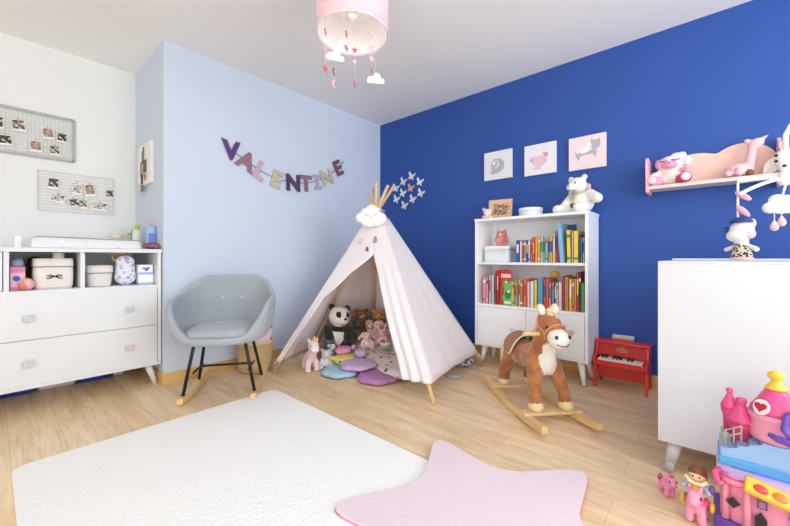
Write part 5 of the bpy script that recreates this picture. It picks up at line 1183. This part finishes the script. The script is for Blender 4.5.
# upper round tower
tw = (0.035, 0.075)
MB().lathe([(0.055, 0.335), (0.062, 0.342), (0.062, 0.372), (0.058, 0.380), (0.060, 0.400), (0.066, 0.408), (0.066, 0.420), (0.058, 0.424)], KP, c=(*tw, 0), seg=32).build('tower', kc, label='pale pink round tower')
MB().lathe([(0.063, 0.4235), (0.060, 0.436), (0.040, 0.470), (0.026, 0.495), (0.024, 0.500)], KM, c=(*tw, 0), seg=32).build('tower_roof', kc, label='bright pink cone roof')
MB().lathe([(0.028, 0.4995), (0.026, 0.506), (0.013, 0.520), (0.010, 0.527), (0.020, 0.536), (0.021, 0.546), (0.012, 0.555), (0.003, 0.558)], KY, c=(*tw, 0), seg=20).build('finial', kc, label='golden yellow finial')
hw = MB(); Th = rot_to((0.83, -0.55, 0), (0.17, 0.25, 0.95), (0.0, 0.030, 0.445)); hw.prism(circle(0.024, 24, 0.85, 1.0), 0.006, M('f6e9ee', 0.4), Th)
hw.prism([(0.0155*math.sin(2*PI*k/28)**3, 0.0010*(13*math.cos(2*PI*k/28)-5*math.cos(4*PI*k/28)-2*math.cos(6*PI*k/28)-math.cos(8*PI*k/28))) for k in range(28)], 0.010, M('b0242c', 0.3), Th)
hw.build('heart_window', kc, label='white oval window with a red heart')
MB().tube([(0.075, 0.01, 0.455), (0.052, 0.0, 0.44), (0.045, -0.01, 0.40), (0.06, -0.02, 0.378), (0.09, -0.025, 0.372), (0.115, -0.02, 0.39), (0.12, -0.005, 0.43), (0.10, 0.005, 0.455)], 0.0095, KV, 12, True).build('swing_ring', kc, label='purple ring')
MB().tube([(0.012, -0.004, 0.376), (0.03, -0.015, 0.370), (0.06, -0.025, 0.368), (0.09, -0.03, 0.37)], lambda i: (0.006, 0.011, 0.012, 0.010)[i], KV, 10).build('slide_lip', kc, label='purple lip')
MB().ell((0.085, -0.012, 0.415), (0.022, 0.008, 0.026), KY).build('ring_charm', kc, label='yellow disc in the ring')
MB().tube([(0.06, 0.04, 0.49), (0.085, 0.03, 0.482), (0.11, 0.02, 0.485), (0.14, 0.02, 0.47)], 0.006, M('d9a8c4', 0.4), 8).build('flag_arm', kc)
MB().lathe([(0.02, 0.43), (0.05, 0.44), (0.05, 0.46), (0.03, 0.475), (0.0, 0.48)], KP, c=(0.12, 0.07, 0), seg=24, cap=False).build('side_dome', kc)
# two little turrets on the left
for x, y, zb, r, h_, lab in ((-0.073, 0.11, 0.375, 0.023, 0.062, 'slim magenta turret'), (-0.045, 0.09, 0.335, 0.034, 0.075, 'wider magenta turret')):
    tt = MB(); tt.lathe([(r*0.72, zb-0.06), (r*0.8, zb), (r*1.0, zb+0.01), (r*1.02, zb+h_*0.35), (r*0.95, zb+h_*0.42)], KD, c=(x, y, 0), seg=20)
    tt.lathe([(r*1.12, zb+h_*0.43), (r*1.05, zb+h_*0.55), (r*0.45, zb+h_*1.05), (r*0.30, zb+h_*1.22), (r*0.45, zb+h_*1.30), (r*0.40, zb+h_*1.45), (r*0.1, zb+h_*1.5)], KM, c=(x, y, 0), seg=20); tt.build('turret', kc, label=lab)

# little pony and doll on a pony, on the floor
def pony(name, label, loc, rz, s, col, mane, group=None):
    t = thing(name, label, 'toy pony', loc, rz); m = M(col, 0.35)
    def S(*v): return tuple(a*s for a in v)
    els = [('e', S(0, 0, 0.045), S(0.034, 0.022, 0.022), m), ('c', S(0.022, 0, 0.052), S(0.030, 0, 0.070), 0.015*s, 0.015*s, m), ('e', S(0.034, 0, 0.078), S(0.022, 0.019, 0.019), m), ('e', S(0.052, 0, 0.071), S(0.013, 0.014, 0.012), m)]
    for x in (-0.022, 0.022):
        for y in (-0.012, 0.012): els.append(('c', S(x, y, 0.04), S(x*1.05, y*1.1, 0.0105), 0.010*s, 0.0105*s, m))
    for y in (-1, 1): els.append(('e', S(0.026, y*0.012, 0.098), S(0.005, 0.006, 0.009), m))
    blob('body', els, 0.0032*s, t, 3)
    b = MB(); mm = M(mane, 0.4)
    for k in range(5): b.ell(S(0.030-0.006*k, 0, 0.098-0.010*k), S(0.010, 0.009, 0.009), mm, sub=2)
    b.build('mane', t); MB().tube([S(-0.033, 0, 0.055), S(-0.046, 0, 0.06), S(-0.052, 0, 0.045), S(-0.046, 0, 0.026)], lambda i: (0.005*s, 0.009*s, 0.010*s, 0.004*s)[i], mm, 8).build('tail', t)
    for y in (-1, 1): MB().ell(S(0.046, y*0.0155, 0.083), S(0.004, 0.003, 0.005), M('2f4c9a', 0.2), sub=2).build('eye', t)
    return t
pony('toy_pony', 'small pink toy pony standing below the cabinet leg', (2.848, -1.352, 0.0005), R(-55), 0.84, 'ec8fb4', 'd64a86')
hp = pony('toy_pony', 'larger pink toy pony carrying the doll, beside the castle', (2.942, -1.452, 0.0005), R(-98), 1.28, 'ef9dba', 'f0883c')
b = MB(); b.lathe([(0.030, 0.062), (0.036, 0.068), (0.030, 0.078)], M('ea5a96', 0.4), c=(0.004, 0, 0.006), seg=20, sx=1, sy=0.95)
b.build('saddle', hp, label='hot pink saddle')
for y in (-1, 1): MB().ell((0.0, y*0.040, 0.062), (0.018, 0.008, 0.020), M('f4c03c', 0.4), (0, 0, 0), 2).build('wing', hp, label='yellow side wing')
dd = thing('toy_doll', 'little brown haired toy doll in pastel clothes riding the pink pony', 'doll', (2.943, -1.446, 0.0850), R(-98))
SKIN = M('f2c6a0', 0.5); DR = M('b9c4e8', 0.5)
blob('body', [('e', (0.006, 0, 0.030), (0.020, 0.024, 0.030), DR), ('c', (0.012, -0.02, 0.042), (0.028, -0.034, 0.030), 0.007, 0.008, DR), ('c', (0.012, 0.02, 0.042), (0.028, 0.034, 0.030), 0.007, 0.008, DR), ('e', (0.004, 0, 0.008), (0.022, 0.026, 0.009), M('f3e07a', 0.5)), ('e', (0.007, 0, 0.070), (0.022, 0.024, 0.022), SKIN)], 0.0035, dd, 3)
HR = M('7d4a30', 0.4)
hb = MB(); hb.ell((0.000, 0, 0.080), (0.0245, 0.027, 0.024), HR, (0, -0.3, 0)); hb.ell((-0.014, 0, 0.066), (0.014, 0.024, 0.026), HR); hb.build('hair', dd, label='brown moulded hair')
hb = MB(); hb.tube([(0.026, -0.030, 0.068), (0.033, -0.016, 0.056), (0.034, 0, 0.053), (0.033, 0.016, 0.056), (0.026, 0.030, 0.068)], 0.006, M('f2e9b0', 0.5), 8); hb.build('collar', dd, label='pale yellow collar')
eyes(dd, [(0.0275, -0.009, 0.074), (0.0275, 0.009, 0.074)], 0.003)
MB().ell((0.012, 0.040, 0.040), (0.010, 0.009, 0.018), M('7a5aa8', 0.5), sub=2).build('bag', dd, label='small purple bag')

# ------------------------------------------------------------------ ceiling lamp with hanging charms
LPK = M('f2cfd8', 0.8, 0.1, 300)
lp = thing('ceiling_lamp', 'pink drum ceiling lamp with hanging stars and clouds', 'ceiling lamp', (1.555, -1.828, 0))
LZ = 2.10; LR = 0.19
b = MB(); b.lathe([(LR, LZ), (LR, LZ+0.27)], LPK, seg=64, cap=False); b.build('shade', lp, solid=0.003, offset=-1)
MB().tube([(LR*math.cos(2*PI*i/64), LR*math.sin(2*PI*i/64), LZ) for i in range(64)], 0.0025, M('f6e6ea', 0.6), 6, True).build('shade_rim', lp)
SHI = M('f1eeee', 0.7)
b = MB(); b.lathe([(0.001, LZ+0.20), (LR-0.006, LZ+0.20)], SHI, seg=48, cap=False); b.lathe([(LR-0.006, LZ+0.004), (LR-0.006, LZ+0.2)], SHI, seg=64, cap=False); b.build('lining', lp, label='white inner lining')
MB().lathe([(0.004, H-0.001), (0.05, H-0.001), (0.055, H-0.02), (0.02, H-0.04), (0.006, H-0.045)], WHITE, seg=24).build('ceiling_rose', lp)
MB().cyl((0, 0, LZ+0.2), (0, 0, H-0.04), 0.004, 0.004, WHITE, 8).build('cord', lp)
BU = bpy.data.materials.new('warm_bulb'); BU.use_nodes = True; pb = BU.node_tree.nodes['Principled BSDF']; pb.inputs['Base Color'].default_value = rgb('f6ead0'); pb.inputs['Roughness'].default_value = 0.3
b = MB(); b.cyl((0, 0, LZ+0.2), (0, 0, LZ+0.15), 0.02, 0.02, WHITE, 16); b.ell((0, 0, LZ+0.125), (0.03, 0.03, 0.035), BU); b.build('bulb', lp)
ll = bpy.data.lights.new('bulb_light', 'POINT'); ll.energy = 0.20; ll.shadow_soft_size = 0.035; ll.color = (1, 0.98, 0.95)
lo = bpy.data.objects.new('bulb_light', ll); lo.location = (0, 0, LZ+0.05); lo.parent = lp; C.objects.link(lo)
for i in range(3):
    a = 2*PI*i/3+0.5
    MB().cyl((0.02*math.cos(a), 0.02*math.sin(a), LZ+0.19), ((LR-0.008)*math.cos(a), (LR-0.008)*math.sin(a), LZ+0.19), 0.002, 0.002, WHITE, 6).build('spoke', lp)
RC = Vector((0.7487, 0.6625, 0)); WC = Vector((-0.6628, 0.7491, 0))
C1 = 'c4636d'; C2 = 'efb4be'; C3 = 'a84a50'
starp = [(math.cos(PI/2+k*PI/5)*(1 if k % 2 == 0 else 0.45), math.sin(PI/2+k*PI/5)*(1 if k % 2 == 0 else 0.45)) for k in range(10)]
moonp = [(math.cos(a), math.sin(a)) for a in [R(70+220*k/14) for k in range(15)]]+[(0.35+0.85*math.cos(a), 0.85*math.sin(a)) for a in [R(250-140*k/12) for k in range(13)]]
cloudp = [(-1.6, -0.5), (1.6, -0.5), (1.85, -0.15), (1.6, 0.2), (1.1, 0.25), (0.9, 0.75), (0.3, 1.0), (-0.2, 0.85), (-0.5, 0.45), (-1.1, 0.5), (-1.6, 0.2), (-1.8, -0.15)]
cloudp = [(x, y*1.45) for x, y in cloudp]
def strand(rx, wy, items):
    """one thread hanging from the lamp with paper charms at the given heights"""
    base = RC*rx+WC*wy
    zmin = min(i[1] for i in items)
    th = MB().cyl((base.x, base.y, LZ+0.199), (base.x, base.y, zmin), 0.0007, 0.0007, M('e6dcdc', 0.8), 5).build('thread', lp)
    for kind, z, s, turn, col in items:
        ax = RC*math.cos(R(turn))+WC*math.sin(R(turn))
        T = rot_to(ax, (0, 0, 1), (base.x, base.y, z)) 
        poly = {'star': starp, 'moon': moonp, 'cloud': cloudp}[kind]
        MB().prism([(x*s, y*s) for x, y in poly], 0.003, M(col, 0.7), T, z0=-0.0015).build('paper_'+kind, th, label={C1: 'deep rose', C2: 'pale pink', C3: 'dark red', 'f2f2f2': 'white'}[col]+' paper '+kind)
strand(-0.135, -0.05, [('star', 2.085, 0.022, 85, C1), ('star', 2.00, 0.022, 75, C2), ('star', 1.955, 0.02, 80, C2), ('star', 1.895, 0.024, 60, C1)])
strand(-0.095, 0.0, [('cloud', 1.985, 0.028, 20, 'f2f2f2'), ('moon', 1.905, 0.019, 60, C3), ('moon', 1.84, 0.020, 50, C2)])
strand(-0.04, 0.05, [('star', 2.135, 0.022, 80, C3), ('star', 2.06, 0.022, 62, C1)])
strand(-0.045, -0.09, [('moon', 1.985, 0.026, 70, 'f2f2f2')])
strand(0.022, -0.10, [('star', 1.962, 0.018, 10, C1), ('star', 1.905, 0.014, 30, C2), ('star', 1.79, 0.022, 84, C1)])
strand(0.105, -0.08, [('star', 2.055, 0.020, 30, C2), ('star', 1.985, 0.021, 20, C2), ('star', 1.93, 0.019, 30, C2), ('star', 1.865, 0.022, 85, C1)])
strand(0.125, -0.06, [('cloud', 1.833, 0.025, 10, 'f2f2f2')])
